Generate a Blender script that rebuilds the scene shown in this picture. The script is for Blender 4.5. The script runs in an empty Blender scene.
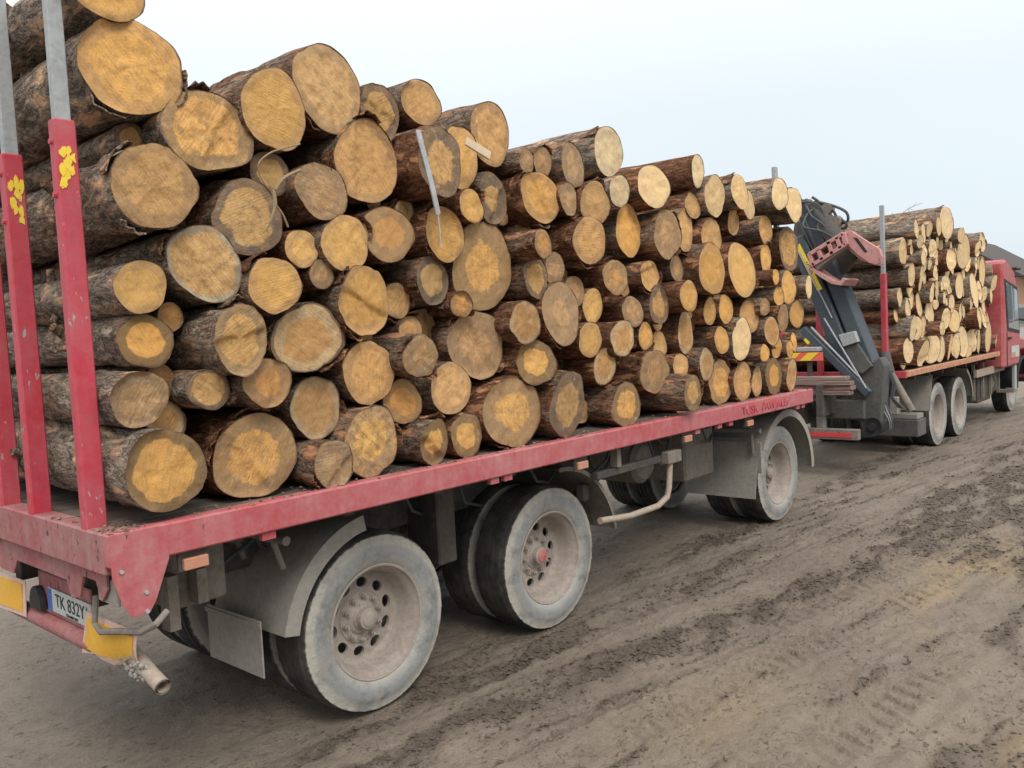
import bpy, bmesh, math, random
import numpy as np
from mathutils import Vector, Matrix
scene = bpy.context.scene
col = scene.collection
R = math.radians
random.seed(7)

# ------------------------------------------------------------------ camera
F_PX, YAW, PITCH, ROLL = 834.6, 0.726359, -0.058567, -0.051161
CAM = np.array([-1.33546, -3.32478, 2.05166])
cy, sy, cp, sp = math.cos(YAW), math.sin(YAW), math.cos(PITCH), math.sin(PITCH)
FW = np.array([cy*cp, sy*cp, sp]); RT = np.array([sy, -cy, 0.0]); UP = np.cross(RT, FW)
c_, s_ = math.cos(ROLL), math.sin(ROLL)
RT, UP = RT*c_ + UP*s_, -RT*s_ + UP*c_
def px(u, v, axis, val):
    """point where the sight line of a photo pixel meets the plane axis = val"""
    d = FW*F_PX + RT*(u-512) - UP*(v-384)
    i = 'xyz'.index(axis)
    return CAM + d*((val-CAM[i])/d[i])
cam = bpy.data.cameras.new('camera'); camo = bpy.data.objects.new('camera', cam); col.objects.link(camo)
cam.sensor_fit = 'HORIZONTAL'; cam.sensor_width = 36.0; cam.lens = 36.0*F_PX/1024
cam.clip_start = 0.05; cam.clip_end = 3000
camo.matrix_world = Matrix(((RT[0], UP[0], -FW[0], CAM[0]), (RT[1], UP[1], -FW[1], CAM[1]), (RT[2], UP[2], -FW[2], CAM[2]), (0, 0, 0, 1)))
scene.camera = camo
scene.render.resolution_x, scene.render.resolution_y = 1024, 768

# ------------------------------------------------------------------ world: overcast sky
SUN_EL, SUN_AZ = R(48), R(-118)          # azimuth as an angle from +x; the veiled sun stands behind the camera's left
world = bpy.data.worlds.new('World'); scene.world = world; world.use_nodes = True
wn, wl = world.node_tree.nodes, world.node_tree.links
wn.clear()
out = wn.new('ShaderNodeOutputWorld'); bg = wn.new('ShaderNodeBackground'); bg.inputs[1].default_value = 0.1
sky = wn.new('ShaderNodeTexSky'); sky.sky_type = 'NISHITA'; sky.sun_disc = False
sky.sun_elevation = SUN_EL; sky.sun_rotation = math.pi/2 - SUN_AZ
sky.air_density = 1.0; sky.dust_density = 3.0
tc = wn.new('ShaderNodeTexCoord'); sep = wn.new('ShaderNodeSeparateXYZ'); wl.new(tc.outputs['Generated'], sep.inputs[0])
ramp = wn.new('ShaderNodeValToRGB')                       # cloud deck: dimmer at the horizon, three times brighter overhead
ramp.color_ramp.elements[0].position = 0.0; ramp.color_ramp.elements[0].color = (0.292, 0.330, 0.352, 1)
ramp.color_ramp.elements[1].position = 1.0; ramp.color_ramp.elements[1].color = (1.0, 1.0, 1.0, 1)
e = ramp.color_ramp.elements.new(0.24); e.color = (0.333, 0.362, 0.380, 1)
e = ramp.color_ramp.elements.new(0.46); e.color = (0.455, 0.480, 0.492, 1)
wl.new(sep.outputs['Z'], ramp.inputs[0])
cn = wn.new('ShaderNodeTexNoise'); cn.inputs['Scale'].default_value = 1.6; cn.inputs['Detail'].default_value = 3
wl.new(tc.outputs['Generated'], cn.inputs[0])
cm = wn.new('ShaderNodeMapRange'); cm.inputs[3].default_value = 21.0; cm.inputs[4].default_value = 24.0
wl.new(cn.outputs[0], cm.inputs[0])
sc = wn.new('ShaderNodeVectorMath'); sc.operation = 'SCALE'
wl.new(ramp.outputs[0], sc.inputs[0]); wl.new(cm.outputs[0], sc.inputs['Scale'])
mix = wn.new('ShaderNodeMix'); mix.data_type = 'RGBA'; mix.inputs[0].default_value = 0.88
wl.new(sky.outputs[0], mix.inputs[6]); wl.new(sc.outputs[0], mix.inputs[7])
wl.new(mix.outputs[2], bg.inputs[0]); wl.new(bg.outputs[0], out.inputs[0])

sl = bpy.data.lights.new('sun', 'SUN'); sl.energy = 1.5; sl.angle = R(22); sl.color = (1.0, 0.96, 0.9)
so = bpy.data.objects.new('sun', sl); col.objects.link(so)
sd = Vector((math.cos(SUN_EL)*math.cos(SUN_AZ), math.cos(SUN_EL)*math.sin(SUN_AZ), math.sin(SUN_EL)))
so.rotation_euler = sd.to_track_quat('Z', 'Y').to_euler(); so.location = (-4, -8, 12)

vs = scene.view_settings; vs.view_transform = 'Standard'; vs.look = 'None'; vs.exposure = 0.30; vs.gamma = 1.0; vs.use_curve_mapping = False
scene.render.engine = 'CYCLES'
scene.cycles.max_bounces = 6; scene.cycles.diffuse_bounces = 4

# ------------------------------------------------------------------ noise (numpy)
def _h(i, j, s):
    i = i.astype(np.int64); j = j.astype(np.int64)
    n = (i*374761393 + j*668265263 + s*974711) & 0x7fffffff
    n = ((n ^ (n >> 13))*1274126177) & 0x7fffffff
    return ((n ^ (n >> 16)) & 0xffff)/65535.0
def vn(x, y, s=0, wrap=None):
    x = np.asarray(x, float); y = np.asarray(y, float)
    i, j = np.floor(x), np.floor(y); a, b = x-i, y-j
    a = a*a*(3-2*a); b = b*b*(3-2*b); i1 = i+1
    if wrap: i, i1 = i % wrap, i1 % wrap
    return (_h(i, j, s)*(1-a)+_h(i1, j, s)*a)*(1-b) + (_h(i, j+1, s)*(1-a)+_h(i1, j+1, s)*a)*b
def fbm(x, y, s=0, o=4):
    v = 0; a = .5; t = 0
    for k in range(o):
        v = v+a*vn(x*2**k, y*2**k, s+k*17); t += a; a *= .5
    return v/t

# ------------------------------------------------------------------ material helpers
class NT:
    def __init__(self, name, rough=0.8, metal=0.0, spec=0.3):
        self.m = bpy.data.materials.new(name); self.m.use_nodes = True
        self.n, self.l = self.m.node_tree.nodes, self.m.node_tree.links
        self.b = self.n['Principled BSDF']
        self.b.inputs['Roughness'].default_value = rough; self.b.inputs['Metallic'].default_value = metal
        self.b.inputs['Specular IOR Level'].default_value = spec
    def node(self, t, **k):
        n = self.n.new(t)
        for a, v in k.items(): setattr(n, a, v)
        return n
    def coord(self, kind='Object'): return self.node('ShaderNodeTexCoord').outputs[kind]
    def geo(self): return self.node('ShaderNodeNewGeometry')
    def link(self, a, b): self.l.new(a, b)
    def scale(self, vec, s):
        m = self.node('ShaderNodeMapping'); m.inputs['Scale'].default_value = s; self.link(vec, m.inputs[0]); return m.outputs[0]
    def noise(self, vec, s, d=5, r=.55, dist=0.0):
        n = self.node('ShaderNodeTexNoise'); n.inputs['Scale'].default_value = s; n.inputs['Detail'].default_value = d
        n.inputs['Roughness'].default_value = r; n.inputs['Distortion'].default_value = dist; self.link(vec, n.inputs['Vector']); return n.outputs['Fac']
    def voro(self, vec, s, feat='F1', out='Distance'):
        n = self.node('ShaderNodeTexVoronoi', feature=feat); n.inputs['Scale'].default_value = s; self.link(vec, n.inputs['Vector']); return n.outputs[out]
    def ramp(self, fac, *stops):
        n = self.node('ShaderNodeValToRGB'); e = n.color_ramp.elements
        while len(e) < len(stops): e.new(.5)
        for k, (p, c) in enumerate(stops):
            e[k].position = p
            if not hasattr(c, '__len__'): c = (c, c, c)
            e[k].color = (*c, 1)
        self.link(fac, n.inputs[0]); return n.outputs[0]
    def mix(self, f, a, b, mode='MIX'):
        n = self.node('ShaderNodeMix', data_type='RGBA', blend_type=mode)
        for i, v in ((0, f), (6, a), (7, b)):
            if hasattr(v, 'is_linked'): self.link(v, n.inputs[i])
            elif i == 0: n.inputs[0].default_value = v
            else: n.inputs[i].default_value = (*v, 1)
        return n.outputs[2]
    def math(self, op, a, b=0.0, c=None, clamp=False):
        n = self.node('ShaderNodeMath', operation=op, use_clamp=clamp)
        for i, v in enumerate((a, b) if c is None else (a, b, c)):
            if hasattr(v, 'is_linked'): self.link(v, n.inputs[i])
            else: n.inputs[i].default_value = v
        return n.outputs[0]
    def attr(self, name, out='Fac'):
        return self.node('ShaderNodeAttribute', attribute_name=name).outputs[out]
    def col(self, c): self.link(c, self.b.inputs['Base Color']); return self
    def rough(self, c): self.link(c, self.b.inputs['Roughness']); return self
    def bump(self, h, s=.4, d=.01):
        n = self.node('ShaderNodeBump'); n.inputs['Strength'].default_value = s; n.inputs['Distance'].default_value = d
        self.link(h, n.inputs['Height']); self.link(n.outputs[0], self.b.inputs['Normal']); return self

MATS = {}
def mat_paint(name, base, dark, dust, amount=.5, rough=.55, chip=None, chipamt=.62):
    t = NT(name, rough)
    p = t.geo().outputs['Position']
    big = t.noise(p, 2.6, 6, .65); fine = t.noise(p, 38, 4, .6); streak = t.noise(t.scale(p, (22, 22, 2.2)), 1.0, 5, .6)
    c = t.mix(t.ramp(fine, (.35, 0), (.7, 1)), base, dark)
    d = t.math('MULTIPLY', t.ramp(big, (.30, 0.15), (.72, 1)), t.ramp(streak, (.25, .45), (.75, 1)))
    spl = t.noise(p, 13, 5, .75)
    d = t.math('ADD', d, t.math('MULTIPLY', t.ramp(spl, (.48, 0), (.68, 1)), .30), None, True)
    c = t.mix(t.math('MULTIPLY', d, amount), c, dust)
    c = t.mix(t.math('MULTIPLY', t.ramp(spl, (.32, 1), (.46, 0)), .35), c, dark)
    if chip:
        ch = t.noise(t.scale(p, (1, 1, .45)), 21, 5, .75)
        c = t.mix(t.ramp(ch, (chipamt, 0), (chipamt+.03, 1)), c, chip)
    t.col(c).bump(fine, .15, .004)
    t.rough(t.ramp(big, (.3, rough-.08), (.7, min(1, rough+.25))))
    MATS[name] = t.m
mat_paint('red_rail', (.42, .045, .062), (.33, .04, .052), (.44, .25, .235), .8, .5, (.13, .06, .05), .645)
mat_paint('red_stake', (.52, .03, .055), (.40, .03, .05), (.40, .14, .15), .75, .45, (.36, .33, .31), .63)
mat_paint('red_dusty', (.36, .07, .08), (.22, .05, .055), (.34, .25, .22), .85, .7, (.06, .035, .03), .60)
mat_paint('pink_steel', (.52, .22, .21), (.42, .15, .15), (.48, .36, .31), .6, .55, (.16, .10, .08), .62)
mat_paint('cab_red', (.38, .035, .045), (.30, .03, .035), (.42, .24, .22), .6, .4)
mat_paint('galvanised', (.38, .41, .42), (.26, .28, .29), (.33, .30, .27), .5, .5, (.12, .11, .10), .68)
mat_paint('chassis', (.045, .04, .037), (.028, .025, .023), (.17, .145, .12), .6, .8)
mat_paint('grime', (.17, .148, .125), (.10, .085, .07), (.30, .26, .215), .7, .85)
mat_paint('guard', (.25, .235, .21), (.17, .16, .145), (.38, .335, .28), .65, .7, (.06, .055, .05), .70)
mat_paint('rim', (.30, .25, .215), (.20, .165, .14), (.42, .365, .315), .7, .8, (.11, .075, .06), .70)
mat_paint('crane', (.060, .080, .098), (.040, .056, .07), (.13, .13, .125), .35, .45)
mat_paint('crane_grime', (.085, .085, .08), (.045, .045, .043), (.19, .175, .155), .6, .8)
mat_paint('silver', (.42, .43, .44), (.30, .31, .32), (.3, .28, .26), .35, .35)
mat_paint('hose', (.07, .075, .08), (.04, .045, .05), (.15, .145, .14), .4, .5)
mat_paint('pale_pipe', (.40, .35, .28), (.27, .23, .19), (.28, .17, .11), .7, .75)
mat_paint('yellow_plate', (.80, .42, .015), (.72, .36, .02), (.52, .38, .2), .35, .4)
mat_paint('plate_border', (.70, .50, .42), (.60, .36, .30), (.42, .35, .29), .5, .6)
mat_paint('orange', (.50, .22, .13), (.42, .18, .11), (.45, .33, .26), .4, .4)
mat_paint('orange_red', (.78, .13, .08), (.7, .1, .07), (.5, .28, .2), .25, .4)
mat_paint('marker_yellow', (.85, .62, .04), (.78, .55, .04), (.5, .4, .2), .25, .4)
mat_paint('reflector', (.62, .05, .06), (.5, .04, .05), (.35, .2, .17), .3, .3)
mat_paint('white_plate', (.48, .51, .48), (.40, .43, .41), (.32, .30, .26), .5, .6)
mat_paint('blue', (.05, .12, .42), (.04, .1, .35), (.2, .2, .25), .3, .5)
mat_paint('black', (.018, .018, .02), (.012, .012, .013), (.08, .075, .07), .4, .6)
mat_paint('cream_wall', (.60, .57, .52), (.54, .51, .46), (.45, .42, .38), .5, .9)
mat_paint('peach_wall', (.62, .36, .26), (.55, .31, .22), (.5, .4, .33), .4, .9)
mat_paint('roof', (.075, .06, .058), (.05, .042, .04), (.10, .08, .07), .4, .85)
mat_paint('ochre_rail', (.50, .26, .11), (.42, .13, .10), (.45, .33, .22), .6, .7, (.25, .05, .05), .56)
mat_paint('strap_grey', (.42, .42, .42), (.32, .32, .33), (.3, .29, .27), .4, .6)
mat_paint('twig', (.30, .22, .12), (.2, .14, .08), (.26, .2, .13), .4, .9)
mat_paint('splinter', (.66, .52, .36), (.55, .42, .28), (.5, .42, .3), .4, .9)
mat_paint('gravel_red', (.45, .06, .06), (.35, .05, .05), (.55, .45, .4), .5, .6)

def mat_glass():
    t = NT('glass', .08, 0, .6); p = t.geo().outputs['Position']
    t.col(t.mix(t.noise(p, 3, 3), (.10, .13, .15), (.22, .25, .26))); MATS['glass'] = t.m
mat_glass()

def mat_tyre():
    t = NT('tyre', .9, 0, .2); o = t.coord('Object'); nn = t.coord('Normal')
    s = t.node('ShaderNodeSeparateXYZ'); t.link(nn, s.inputs[0])
    side = t.math('ABSOLUTE', s.outputs['Y'])
    w = t.geo().outputs['Position']
    big = t.noise(w, 5, 5, .6); fine = t.noise(w, 55, 4, .65)
    sx = t.node('ShaderNodeSeparateXYZ'); t.link(o, sx.inputs[0])
    rad = t.math('SQRT', t.math('ADD', t.math('POWER', sx.outputs['X'], 2.0), t.math('POWER', sx.outputs['Z'], 2.0)))
    ringed = t.ramp(t.math('ADD', rad, t.math('MULTIPLY', t.math('SUBTRACT', big, .5), .05)), (.315, .75), (.345, .45), (.38, .12), (.425, .25), (.445, .8), (.5, 1.0))
    dust = t.mix(fine, (.52, .49, .42), (.32, .30, .26))
    dust = t.mix(t.math('MULTIPLY', ringed, 1.0), t.mix(big, (.245, .25, .25), (.17, .18, .19)), dust)
    edge = t.math('ADD', rad, t.math('MULTIPLY', t.math('SUBTRACT', t.noise(w, 30, 4, .7), .5), .03))
    f = t.math('MULTIPLY', t.ramp(side, (.25, 0), (.6, 1)), t.ramp(edge, (.478, 1), (.488, 0)))
    spl = t.noise(w, 17, 6, .75)
    f = t.math('MULTIPLY', f, t.ramp(t.math('ADD', big, t.math('MULTIPLY', spl, .6)), (.55, .45), (.80, 1)))
    dust = t.mix(t.math('MULTIPLY', t.ramp(spl, (.5, 0), (.62, 1)), .5), dust, (.33, .275, .21))
    tread = t.mix(t.ramp(big, (.4, 0), (.75, 1)), (.03, .028, .026), (.10, .088, .076))
    t.col(t.mix(f, tread, dust)).bump(t.math('ADD', fine, t.math('MULTIPLY', big, .5)), .5, .008); MATS['tyre'] = t.m
mat_tyre()

def mat_bark(name, hues):
    t = NT(name, .95, 0, .1); o = t.coord('Object'); oi = t.node('ShaderNodeObjectInfo')
    add = t.node('ShaderNodeVectorMath', operation='ADD'); t.link(o, add.inputs[0])
    cmb = t.node('ShaderNodeCombineXYZ'); k = t.math('MULTIPLY', oi.outputs['Random'], 37.0)
    for i in range(3): t.link(k, cmb.inputs[i])
    t.link(cmb.outputs[0], add.inputs[1]); v = add.outputs[0]
    st = t.scale(v, (1, .34, 1))
    a = t.noise(st, 12, 6, .74, .35); fl = t.noise(st, 42, 5, .76, .3); big = t.noise(v, 3.2, 3, .6)
    tone = t.attr('tone')
    c1 = t.mix(t.ramp(fl, (.36, 0), (.62, 1)), hues[0], hues[1])          # red-brown
    c2 = t.mix(t.ramp(fl, (.36, 0), (.62, 1)), hues[2], hues[3])          # grey
    sel = t.math('ADD', t.math('MULTIPLY', t.math('SUBTRACT', big, .5), 2.2), tone)
    c = t.mix(t.ramp(sel, (.3, 0), (.7, 1)), c1, c2)
    c = t.mix(t.ramp(a, (.56, 0), (.585, 1)), c, t.mix(fl, hues[4], hues[1]))   # where flakes have come off
    rid = t.math('ABSOLUTE', t.math('SUBTRACT', a, .47))
    crack = t.ramp(rid, (.0, 0), (.035, 1))
    c = t.mix(t.math('MULTIPLY', t.math('SUBTRACT', 1.0, crack), .85), c, (.035, .02, .014))
    t.col(c)
    h = t.math('ADD', t.math('MULTIPLY', t.ramp(rid, (0, 0), (.09, 1)), .7), t.math('ADD', fl, t.ramp(a, (.56, .35), (.585, 0))))
    t.bump(h, 1.0, .022); MATS[name] = t.m
mat_bark('bark', ((.135, .060, .034), (.38, .18, .10), (.155, .105, .075), (.44, .32, .23), (.60, .31, .155)))
mat_bark('bark_grey', ((.17, .092, .056), (.48, .29, .185), (.18, .138, .105), (.54, .44, .35), (.66, .42, .25)))

def mat_cut():
    t = NT('cut_wood', .85, 0, .15)
    fp = t.attr('fpos', 'Vector'); heart = t.attr('heart_color', 'Color'); sap = t.attr('sap_color', 'Color')
    hr = t.attr('heart'); st = t.attr('stain'); rad = t.attr('rad')
    n1 = t.noise(fp, 1.6, 5, .6); n2 = t.noise(fp, 5.5, 6, .7); n3 = t.noise(fp, 26, 4, .7)
    r2 = t.math('ADD', rad, t.math('MULTIPLY', t.math('SUBTRACT', n1, .5), .55))
    r2 = t.math('ADD', r2, t.math('MULTIPLY', t.math('SUBTRACT', n2, .5), .14))
    d = t.math('SUBTRACT', r2, hr)
    c = t.mix(t.ramp(t.math('ADD', t.math('MULTIPLY', d, 4.0), .5), (.40, 0), (.62, 1)), heart, sap)
    # blue stain in wedges of the sapwood
    sx = t.node('ShaderNodeSeparateXYZ'); t.link(fp, sx.inputs[0])
    ang = t.math('ARCTAN2', sx.outputs['Y'], sx.outputs['X'])
    cw = t.node('ShaderNodeCombineXYZ'); t.link(t.math('COSINE', ang), cw.inputs[0]); t.link(t.math('SINE', ang), cw.inputs[1]); t.link(sx.outputs['Z'], cw.inputs[2])
    wedge = t.math('ADD', t.noise(cw.outputs[0], .8, 1, .5), t.math('MULTIPLY', t.math('SUBTRACT', n1, .5), 1.1))
    wf = t.math('MULTIPLY', t.ramp(wedge, (.46, 0), (.58, 1)), t.ramp(t.math('ADD', t.math('MULTIPLY', d, 4.0), .5), (.25, 0), (.6, 1)))
    c = t.mix(t.math('MULTIPLY', wf, t.math('MULTIPLY', st, .55)), c, (.20, .155, .115))
    n4 = t.noise(fp, 2.7, 5, .75)
    c = t.mix(t.math('MULTIPLY', t.ramp(n4, (.42, 0), (.64, 1)), t.math('ADD', t.math('MULTIPLY', st, .75), .14)), c, (.37, .205, .085))
    # growth rings, saw marks, blotches
    ring = t.math('SINE', t.math('MULTIPLY', t.math('ADD', rad, t.math('MULTIPLY', n1, .06)), 88.0))
    c = t.mix(t.math('MULTIPLY', t.ramp(ring, (.3, 0), (1.0, 1)), .16), c, (.30, .165, .07))
    saw = t.noise(t.scale(fp, (1.6, 30, 1)), 1.0, 4, .7)
    c = t.mix(t.math('MULTIPLY', t.ramp(saw, (.50, 0), (.70, 1)), t.math('ADD', t.math('MULTIPLY', st, .5), .18)), c, (.22, .13, .062))
    c = t.mix(t.math('MULTIPLY', t.ramp(n3, (.46, 0), (.74, 1)), .36), c, (.30, .17, .08))
    c = t.mix(t.math('MULTIPLY', t.ramp(n2, (.50, 0), (.66, 1)), t.math('ADD', t.math('MULTIPLY', st, .8), .10)), c, (.21, .14, .085))
    c = t.mix(t.math('MULTIPLY', t.ramp(n2, (.36, 1), (.44, 0)), t.math('MULTIPLY', st, .5)), c, (.62, .46, .26))
    # radial drying checks
    cmb = t.node('ShaderNodeCombineXYZ'); t.link(t.math('MULTIPLY', ang, 2.6), cmb.inputs[0]); t.link(sx.outputs['Z'], cmb.inputs[1]); t.link(t.math('MULTIPLY', rad, .35), cmb.inputs[2])
    ck = t.noise(cmb.outputs[0], 1.3, 2, .6)
    ckm = t.math('MULTIPLY', t.ramp(ck, (.494, 0), (.499, 1), (.501, 1), (.506, 0)), t.ramp(rad, (.12, 0), (.35, 1)))
    c = t.mix(t.math('MULTIPLY', t.math('MULTIPLY', ckm, t.ramp(st, (.4, 0), (.65, 1))), .45), c, (.09, .055, .03))
    # bark lip
    edge = t.math('ADD', rad, t.math('MULTIPLY', t.math('SUBTRACT', n2, .5), .07))
    lip = t.attr('lip')
    c = t.mix(t.ramp(t.math('SUBTRACT', edge, lip), (.0, 0), (.025, 1)), c, t.mix(n3, (.10, .06, .04), (.32, .21, .135)))
    t.col(c)
    h = t.math('ADD', t.math('MULTIPLY', saw, .7), t.math('MULTIPLY', n2, .9))
    t.bump(h, .8, .010); MATS['cut_wood'] = t.m
mat_cut()

def mat_plank():
    t = NT('plank', .9, 0, .15); p = t.geo().outputs['Position']
    g = t.noise(t.scale(p, (2, 26, 26)), 1.0, 6, .65); b = t.noise(p, 3, 5)
    c = t.mix(t.ramp(g, (.3, 0), (.7, 1)), (.05, .04, .034), (.17, .145, .125)); c = t.mix(t.ramp(b, (.45, 0), (.75, 1)), c, (.22, .15, .11))
    t.col(c).bump(g, .5, .008); MATS['plank'] = t.m
    t = NT('timber_bundle', .9, 0, .15); p = t.geo().outputs['Position']
    g = t.noise(t.scale(p, (26, 2, 60)), 1.0, 6, .65)
    t.col(t.mix(t.ramp(g, (.35, 0), (.65, 1)), (.12, .045, .045), (.32, .26, .22))).bump(g, .5, .008); MATS['timber_bundle'] = t.m
mat_plank()

def mat_ground():
    t = NT('mud', .75, 0, .35); p = t.geo().outputs['Position']
    ch = t.attr('churn'); sd = t.attr('sand')
    st = t.scale(p, (.8, 1.15, 1))
    a = t.noise(p, .9, 6, .6); b = t.noise(st, 9, 7, .72); f = t.noise(p, 60, 4, .75)
    e = t.noise(t.scale(p, (.75, 1.15, 1)), 30, 4, .7, .4); g = t.noise(p, 3.1, 4, .6)
    c = t.mix(t.ramp(a, (.3, 0), (.7, 1)), (.158, .124, .094), (.232, .188, .145))
    c = t.mix(t.math('MULTIPLY', t.ramp(b, (.45, 0), (.65, 1)), .5), c, (.125, .097, .072))
    c = t.mix(t.math('MULTIPLY', t.ramp(f, (.5, 0), (.7, 1)), .45), c, (.29, .24, .185))
    c = t.mix(t.math('MULTIPLY', sd, t.ramp(b, (.25, .2), (.6, 1))), c, (.30, .215, .115))
    pock = t.math('MULTIPLY', t.ramp(e, (.585, 0), (.615, 1)), t.ramp(g, (.44, 0), (.62, 1)))
    c = t.mix(t.math('MULTIPLY', pock, .6), c, (.05, .04, .031))
    cf = t.math('MULTIPLY', ch, t.ramp(f, (.3, .55), (.6, 1)))
    c = t.mix(cf, c, t.mix(t.ramp(f, (.35, 0), (.65, 1)), (.042, .032, .025), (.13, .10, .077)))
    t.col(c); t.rough(t.ramp(a, (.35, .62), (.65, .92)))
    h = t.math('ADD', t.math('MULTIPLY', b, .9), t.math('ADD', t.math('MULTIPLY', f, .6), t.math('MULTIPLY', pock, -1.0)))
    t.bump(h, .8, .030); MATS['mud'] = t.m
    t = NT('clod', .95, 0, .15); p = t.geo().outputs['Position']; n = t.noise(p, 30, 5)
    t.col(t.mix(n, (.04, .03, .023), (.15, .118, .09))).bump(n, .5, .01); MATS['clod'] = t.m
    t = NT('debris', .95, 0, .15); p = t.geo().outputs['Position']; n = t.noise(p, 24, 4)
    t.col(t.mix(t.ramp(n, (.4, 0), (.6, 1)), (.07, .04, .028), (.27, .18, .12))); MATS['debris'] = t.m
mat_ground()

# ------------------------------------------------------------------ object helpers
WLOC = {}
def tag(o, label, cat, group=None):
    o['label'] = label; o['category'] = cat
    if group: o['group'] = group
    return o
def thing(name, loc, label, cat, group=None):
    o = bpy.data.objects.new(name, None); col.objects.link(o); o.location = loc; o.empty_display_size = .1
    WLOC[o] = Vector(loc); return tag(o, label, cat, group)
def link(name, me, wloc, parent=None, rot=None):
    o = bpy.data.objects.new(name, me); col.objects.link(o); wloc = Vector(wloc); WLOC[o] = wloc
    o.location = wloc
    if parent is not None: o.parent = parent; o.location = wloc - WLOC[parent]
    if rot: o.rotation_euler = rot
    return o
class MB:
    def __init__(self): self.v = []; self.f = []
    def add(self, vs, fs):
        b = len(self.v); self.v += [tuple(map(float, q)) for q in vs]; self.f += [tuple(i+b for i in q) for q in fs]; return self
    def box(self, x0, x1, y0, y1, z0, z1):
        return self.add([(x, y, z) for z in (z0, z1) for y in (y0, y1) for x in (x0, x1)],
                        [(0, 2, 3, 1), (4, 5, 7, 6), (0, 1, 5, 4), (2, 6, 7, 3), (0, 4, 6, 2), (1, 3, 7, 5)])
    def beam(self, a, b, w, h, up=(1, 0, 0)):
        """box beam from a to b; w across 'up', h along 'up'"""
        a, b, up = Vector(a), Vector(b), Vector(up); d = (b-a).normalized(); s = d.cross(up).normalized(); u = s.cross(d).normalized()
        vs = [q + s*(w/2*i) + u*(h/2*j) for q in (a, b) for i, j in ((-1, -1), (1, -1), (1, 1), (-1, 1))]
        return self.add(vs, [(0, 3, 2, 1), (4, 5, 6, 7), (0, 1, 5, 4), (1, 2, 6, 5), (2, 3, 7, 6), (3, 0, 4, 7)])
    def tube(self, pts, r, seg=10, cap=True):
        P = [Vector(q) for q in pts]; n = len(P); rs = r if hasattr(r, '__len__') else [r]*n
        vs = []; prev = None
        for i in range(n):
            d = (P[min(i+1, n-1)]-P[max(i-1, 0)]).normalized()
            s = prev if prev is not None else d.orthogonal().normalized()
            s = (s - d*s.dot(d)).normalized(); prev = s; u = d.cross(s)
            vs += [P[i]+(s*math.cos(2*math.pi*k/seg)+u*math.sin(2*math.pi*k/seg))*rs[i] for k in range(seg)]
        fs = [(i*seg+k, i*seg+(k+1) % seg, (i+1)*seg+(k+1) % seg, (i+1)*seg+k) for i in range(n-1) for k in range(seg)]
        if cap: fs += [tuple(range(seg))[::-1], tuple((n-1)*seg+k for k in range(seg))]
        return self.add(vs, fs)
    def prism(self, poly, axis, a, b):
        """polygon in the two other axes extruded from a to b along axis"""
        n = len(poly); ins = {'x': lambda t, p: (t, p[0], p[1]), 'y': lambda t, p: (p[0], t, p[1]), 'z': lambda t, p: (p[0], p[1], t)}[axis]
        vs = [ins(a, p) for p in poly]+[ins(b, p) for p in poly]
        return self.add(vs, [tuple(range(n)), tuple(range(2*n-1, n-1, -1))]+[(i, n+i, n+(i+1) % n, (i+1) % n) for i in range(n)])
    def lathe(self, prof, c=(0, 0, 0), seg=48, a0=0, a1=2*math.pi, fn=None):
        """profile of (radius, y) turned about the y axis"""
        full = abs(a1-a0-2*math.pi) < 1e-6; m = seg if full else seg+1; n = len(prof); vs = []
        for k in range(m):
            a = a0+(a1-a0)*k/seg
            for i, (r, y) in enumerate(prof):
                if fn: r, y = fn(i, k, r, y)
                vs.append((c[0]+r*math.cos(a), c[1]+y, c[2]+r*math.sin(a)))
        fs = [(k*n+i, k*n+i+1, ((k+1) % m)*n+i+1, ((k+1) % m)*n+i) for k in range(seg) for i in range(n-1)]
        return self.add(vs, fs)
    def mesh(self, name, mat, origin=(0, 0, 0), smooth=False, bevel=0.0):
        bm = bmesh.new(); o = Vector(origin)
        vv = [bm.verts.new(Vector(q)-o) for q in self.v]
        for q in self.f:
            try: bm.faces.new([vv[i] for i in q])
            except ValueError: pass
        bmesh.ops.recalc_face_normals(bm, faces=bm.faces)
        if bevel:
            es = [e for e in bm.edges if len(e.link_faces) == 2 and e.calc_face_angle() > .5]
            bmesh.ops.bevel(bm, geom=es, offset=bevel, segments=1, affect='EDGES', profile=.5)
        me = bpy.data.meshes.new(name); bm.to_mesh(me); bm.free()
        if smooth: me.shade_smooth()
        if mat: me.materials.append(MATS[mat])
        return me
    def build(self, name, mat, parent=None, smooth=False, bevel=0.0):
        a = np.array(self.v); o = (a.min(0)+a.max(0))/2
        me = self.mesh(name, mat, o, smooth, bevel)
        if smooth == 'auto': me.set_sharp_from_angle(angle=R(38))
        return link(name, me, o, parent)
def text(name, body, size, mat, parent, loc, right, up, sx=1.0, depth=.002):
    """flat lettering as a mesh, standing at loc with its reading direction and its up direction"""
    cu = bpy.data.curves.new(name, 'FONT'); cu.body = body; cu.size = size; cu.extrude = depth; cu.align_x = 'CENTER'; cu.align_y = 'CENTER'
    tmp = bpy.data.objects.new('tmp', cu); col.objects.link(tmp); dg = bpy.context.evaluated_depsgraph_get()
    me = bpy.data.meshes.new_from_object(tmp.evaluated_get(dg)); bpy.data.objects.remove(tmp); bpy.data.curves.remove(cu)
    r, u = Vector(right).normalized(), Vector(up).normalized(); n = r.cross(u)
    me.transform(Matrix(((r.x*sx, u.x, n.x, 0), (r.y*sx, u.y, n.y, 0), (r.z*sx, u.z, n.z, 0), (0, 0, 0, 1))))
    me.materials.clear(); me.materials.append(MATS[mat])
    return link(name, me, loc, parent)
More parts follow.
